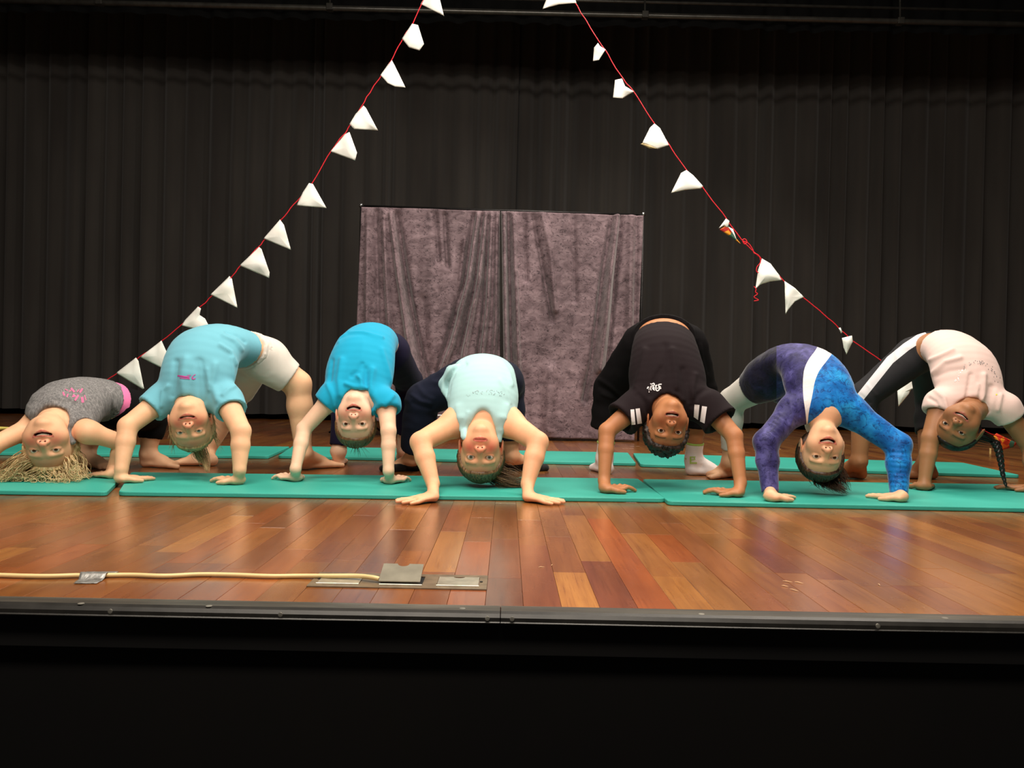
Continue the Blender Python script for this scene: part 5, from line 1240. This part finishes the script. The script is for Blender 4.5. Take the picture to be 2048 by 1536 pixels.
decal('shirt_print',sh,[(q([(370,960),(410,870),(460,880)]),2.2),(q([(465,1090),(465,1150)]),1.8),(q([(455,930),(468,1050)]),.8),(q([(530,690),(570,730),(640,710),(690,670),(740,710),(735,770),(650,800),(560,830),(530,930),(570,1040)]),1.9),
   (q([(600,810),(680,840),(720,880),(660,920),(740,940),(660,980),(760,1040)]),1.9),(q([(600,900),(670,940)]),1.6),(q([(770,810),(870,780),(860,750)]),2.0),(q([(830,800),(800,930),(830,1030),(890,1070),(960,1030),(1000,960),(970,860),(950,760),(980,735),(1110,725)]),2.3),(q([(850,930),(930,930)]),1.8),(q([(970,840),(1060,840)]),1.6),(q([(990,890),(1080,895)]),1.6),(q([(990,950),(1090,945)]),1.8)],WP,sh,step=.6)['label']='white scribbled lettering, upside down'
GRN=fabric('lime_knit',(176,206,104),.05)
for i,l in enumerate(f.cfg['legs']):
    A,H,d=l['_f']; Kn=f.legs[i][1]; up=unit(Kn-A)
    pr=foot_prims(A,H,d,f.cfg['s'],l.get('big',1),0,False,.003); pr.append(limb(A-up*.01,A+up*.075,.034,.040,0,1,k=.02))
    so=garment('sock',pr,SOCK,f.root,.0048,.0012,(60,60,60),floorz=0.0006)
    garment('cuff',[Cone(A+up*.066,A+up*.076,.0412,.0412,k=.001,planes=[(A+up*.0785,up),(A+up*.0685,-up)])],GRN,so,.003,0)
    if i==1: decal('sock_print',so,[([(1381,913),(1381,928)],3.2),([(1381,914),(1391,914)],2),([(1381,920),(1389,919)],1.6),([(1380,926),(1394,926)],3),([(1388,915),(1390,919)],2),([(1371,916),(1369,928)],4)],GRN,so)
bm=MB(); hair_cap(bm,f.ho,f.Mx,f.hs,.88,thick=.009,front=.046,side=.004,nape=-.075,groove=.001,curly=.012,seed=11)
rnd=random.Random(12)
for i in range(420):
    th=rnd.uniform(-2.9,2.9); zz=rnd.uniform(hline(th,.046,.004,-.075)+.008,.104)
    rr_=math.sqrt(max(0.0,1-((zz-.03)/.076)**2)) if zz<.105 else 0; c=HP(f,.0745*rr_*math.sin(th),-.013+.096*rr_*math.cos(th),zz)
    r=rnd.uniform(.0035,.006); a0=rnd.uniform(0,6.28); n1=Vector((rnd.gauss(0,1),rnd.gauss(0,1),rnd.gauss(0,1))).normalized(); n2=n1.cross(Vector((rnd.gauss(0,1),rnd.gauss(0,1),rnd.gauss(0,1)))).normalized()
    bm.tube([c+n1*math.cos(a0+j*.8)*r+n2*math.sin(a0+j*.8)*r for j in range(7)],.0013,3)
bm.build('hair',CURLY,f.root,True)

# ================================================================== P6
f=person('person in a velvet leotard, half purple and half blue with a white stripe',P6)
LEO=leotard_mat()
TIGHT=fabric('white_tights',(204,198,190),.03)
LG=legs_garment(f,TIGHT,'tights',.003,4.8,(1.80,1.80),.003,.004,amp=.0008,h=.0055,hol=False)
stripe=[(668,1e9)]
SL=[(1598,690),(1610,708),(1600,728),(1607,760),(1608,790),(1611,812),(1614,832),(1616,870)]
SLy=np.array([690,712,728,757,790,812,830,870.]); SLl=np.array([1640,1622,1610,1605.5,1606,1609,1612,1614.]); SLr=np.array([1672,1664,1646,1630,1625,1620,1616,1615.])
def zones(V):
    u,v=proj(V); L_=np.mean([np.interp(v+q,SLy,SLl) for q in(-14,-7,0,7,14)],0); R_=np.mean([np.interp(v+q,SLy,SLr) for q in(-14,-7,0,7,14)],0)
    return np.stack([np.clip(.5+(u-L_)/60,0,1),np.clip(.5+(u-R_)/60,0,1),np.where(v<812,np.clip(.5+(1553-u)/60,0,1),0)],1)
nb,hb,nr=f.neck; T=unit(hb-nb)
pr=chain(f.rows,4,e=(.006,.006),t0=0,k=.02,end_cut=False)
pr+=[inflate(p,.006) for p in (Cone(f.rows[-1][:3],f.legs[0][0],.08,.075,k=.03),)]
pr.append(limb(f.legs[0][0],f.legs[0][1],f.legs[0][3][0]+.007,f.legs[0][3][1]+.007,0,.38,k=.03)); pr.append(limb(f.legs[1][0],f.legs[1][1],f.legs[1][3][0]+.007,f.legs[1][3][1]+.007,0,.3,k=.03))
for (S,E,W,ra) in f.arms:
    c=NP(f.rows[1][:3]); m=E*.62+W*.38; TT=unit(W-E); pl=[(W+TT*.004,TT)]
    pr+=[Cone(c*0.4+S*0.6,S,ra[0]*1.05+.006,ra[0]*1.08+.006,k=.04),Cone(S,E,ra[0]+.006,ra[1]+.006,k=.03),Cone(E,m,ra[1]+.006,ra[2]+.005,k=.02),Cone(m,W,ra[2]+.005,ra[3]+.0065,k=.02,planes=pl)]
pr.append(Cone(nb-T*.006,nb+T*.12,nr+.006,nr+.010,k=.006,sub=True))
f6=[([(1580,800),(1586,830),(1580,850)],4,.004),([(1594,800),(1600,830)],4,-.004),([(1660,796),(1656,812)],3,.002),([(1716,812),(1740,832),(1760,850)],5,.003)]
f6+=[([(1780+dx,900+i*10),(1812,902+i*10)],2.2,.0022) for i,dx in enumerate((0,2,-1,3,0,2,0,1,2))]
f6+=[([(1558-i*4,826+i*8),(1574-i*5,836+i*8)],2.2,.0024) for i in range(7)]
le=garment('leotard',pr,LEO,f.root,.0052,.0018,(22,22,14),5,f6,col=zones)
bm=MB(); hair_cap(bm,f.ho,f.Mx,f.hs,.88,thick=.009,front=.050,side=.006,nape=-.07,groove=.0028,seed=12)
rnd=random.Random(21)
cr=HP(f,.006,-.03,.104)
comb(bm,f,.88,.050,.006,-.07,cr,200,.0018,9,thick=.009,tj=.016)
for i in range(330):
    a=rnd.uniform(-1,1); p=HP(f,.05*a,-.02-.03*rnd.random(),.092+.014*rnd.random()); u=rnd.random()**.7
    tp=J(1625+72*u+rnd.gauss(0,4),968+16*u+rnd.gauss(0,4),2.84+rnd.uniform(-.03,.03)); tp.z=max(tp.z,MATZ+.003)
    m1=p.lerp(tp,.35)+Vector((.008*math.sin(i),rnd.uniform(-.01,.01),.006)); m2=p.lerp(tp,.7)+Vector((.007*math.cos(i*1.7),rnd.uniform(-.01,.01),0)); m1.z=max(m1.z,MATZ+.004); m2.z=max(m2.z,MATZ+.003); lock(bm,[p,m1,m2,tp],.0017,4)
for i in range(150):
    a=rnd.uniform(0,1); p=HP(f,.03+.045*a,-.045,.05+.03*(1-a)); tp=J(rnd.uniform(1672,1702),rnd.uniform(955,986),2.86+rnd.uniform(-.02,.02)); tp.z=max(tp.z,MATZ+.004)
    mid=p.lerp(tp,.5)+Vector((.014*math.sin(i*.7),.0,.004)); lock(bm,[p,mid,tp+Vector((.004*math.sin(i),0,0))],.0016,4)
bm.build('hair',BROWN6,f.root,True)

# ================================================================== P7
f=person('person in a pale pink T-shirt and white-striped black leggings, long dark braid',P7)
PINK=fabric('pale_pink_cotton',(228,200,192),.03); BLK7=fabric('black_leggings',(22,20,28),.15); WST=fabric('white_side_stripe',(226,222,226),.03)
def zone7(V):
    u,v=proj(V); d=seg_dist(u,v,[(1846,672),(1812,694),(1780,720),(1748,760),(1716,800),(1708,812)])
    c=np.zeros((len(V),3)); c[:,0]=np.clip(.5+(8.5-d)/60,0,1); return c
lg=legs_garment(f,stripe_mat(),'leggings',.006,5.1,(1.38,1.55),.006,.012,amp=.002,seed=9,col=zone7,h=.0055,fold=[([(1790,700),(1796,724)],3,.002),([(1735,770),(1752,790)],3,.003),([(1722,790),(1740,806)],3,-.003)])
f7=[([(1860,720),(1880,712),(1905,700)],4,.005),([(1866,746),(1890,724),(1920,716)],5,.006),([(1872,752),(1900,742),(1930,738)],5,-.004),([(1942,750),(1938,776),(1934,800)],4,-.008),([(1956,770),(1952,790)],4,.004),([(1984,775),(1978,800),(1974,820)],6,-.008),([(1968,750),(1966,790),(1960,812)],5,.006),([(2002,790),(1996,820)],4,.005),([(1870,780),(1888,796),(1894,820)],4,.005),([(1858,796),(1872,804),(1884,830)],3,-.004)]
sh=tee(f,PINK,e=.013,t_end=4.6,sl=.24,sle=.015,sle2=.020,nk=.008,amp=.004,freq=(11,11,7),fold=[(a,b,c*1.6) for a,b,c in f7],seed=12,neckd=.002,hem_e=.01)
SIL=plain('silver_stud_print',(206,202,202),.35,.5,.2,60,0)
rr=random.Random(9); shp=[]
for i in range(60):
    a=rr.uniform(3.3,6.1); x=1954+40*math.cos(a)+rr.gauss(0,3); y=770+48*math.sin(a)+rr.gauss(0,2.5); b=rr.uniform(0,3); shp.append(([(x,y),(x+2*math.cos(b),y+2*math.sin(b))],rr.uniform(.8,1.6)))
decal('shirt_print',sh,shp,SIL,sh,step=2)['label']='arc of small silver studs'
YEL=plain('yellow_tag',(240,232,60),.6); decal('shirt_tag',sh,[([(1992.5,788),(1993.5,790)],3)],YEL,sh)
bm=MB(); hair_cap(bm,f.ho,f.Mx,f.hs,.98,thick=.005,front=.056,side=.010,nape=-.07,groove=.0016,seed=14)
tie=J(1990,884,3.07); 
comb(bm,f,.98,.056,.010,-.07,tie,170,.0016,8,thick=.005,lift=.002,tj=.004)
strands(bm,f,120,.0022,[.012,.010,.007,.006],[HP(f,.0,-.075,.05),HP(f,.0,-.06,.03).lerp(tie,.5),tie.lerp(HP(f,0,-.05,.03),.15),tie],4,seed=77)
pts=bezier([tie,J(1997,900,3.06),J(2002,925,3.05),J(2006,950,3.04),J(2012,972,3.03)],8); n=len(pts)
for s3 in range(3):
    q=[]
    for j,p in enumerate(pts):
        t=j/(n-1); a=t*22+s3*2*PI/3; r=.009*(1-.75*t); q.append(p+Vector((math.cos(a)*r,math.sin(2*a)*r*.6,0)))
    bm.tube(q,[.0115*(1-.72*(j/(n-1))) for j in range(n)],7)
strands(bm,f,14,.0008,[.001,.003,.004],[pts[-1],pts[-1]+Vector((.006,0,-.004)),pts[-1]+Vector((.014,0,-.006))],4,seed=31)
bm.build('hair',BLACKH,f.root,True)
EAR=plain('yellow_earring',(236,206,70),.3,.6); c=HP(f,-.078,-.004,-.040); MB().tube([c,c+Vector((0,0,-.010))],[.004,.006],10).build('earring',EAR,f.root,True)
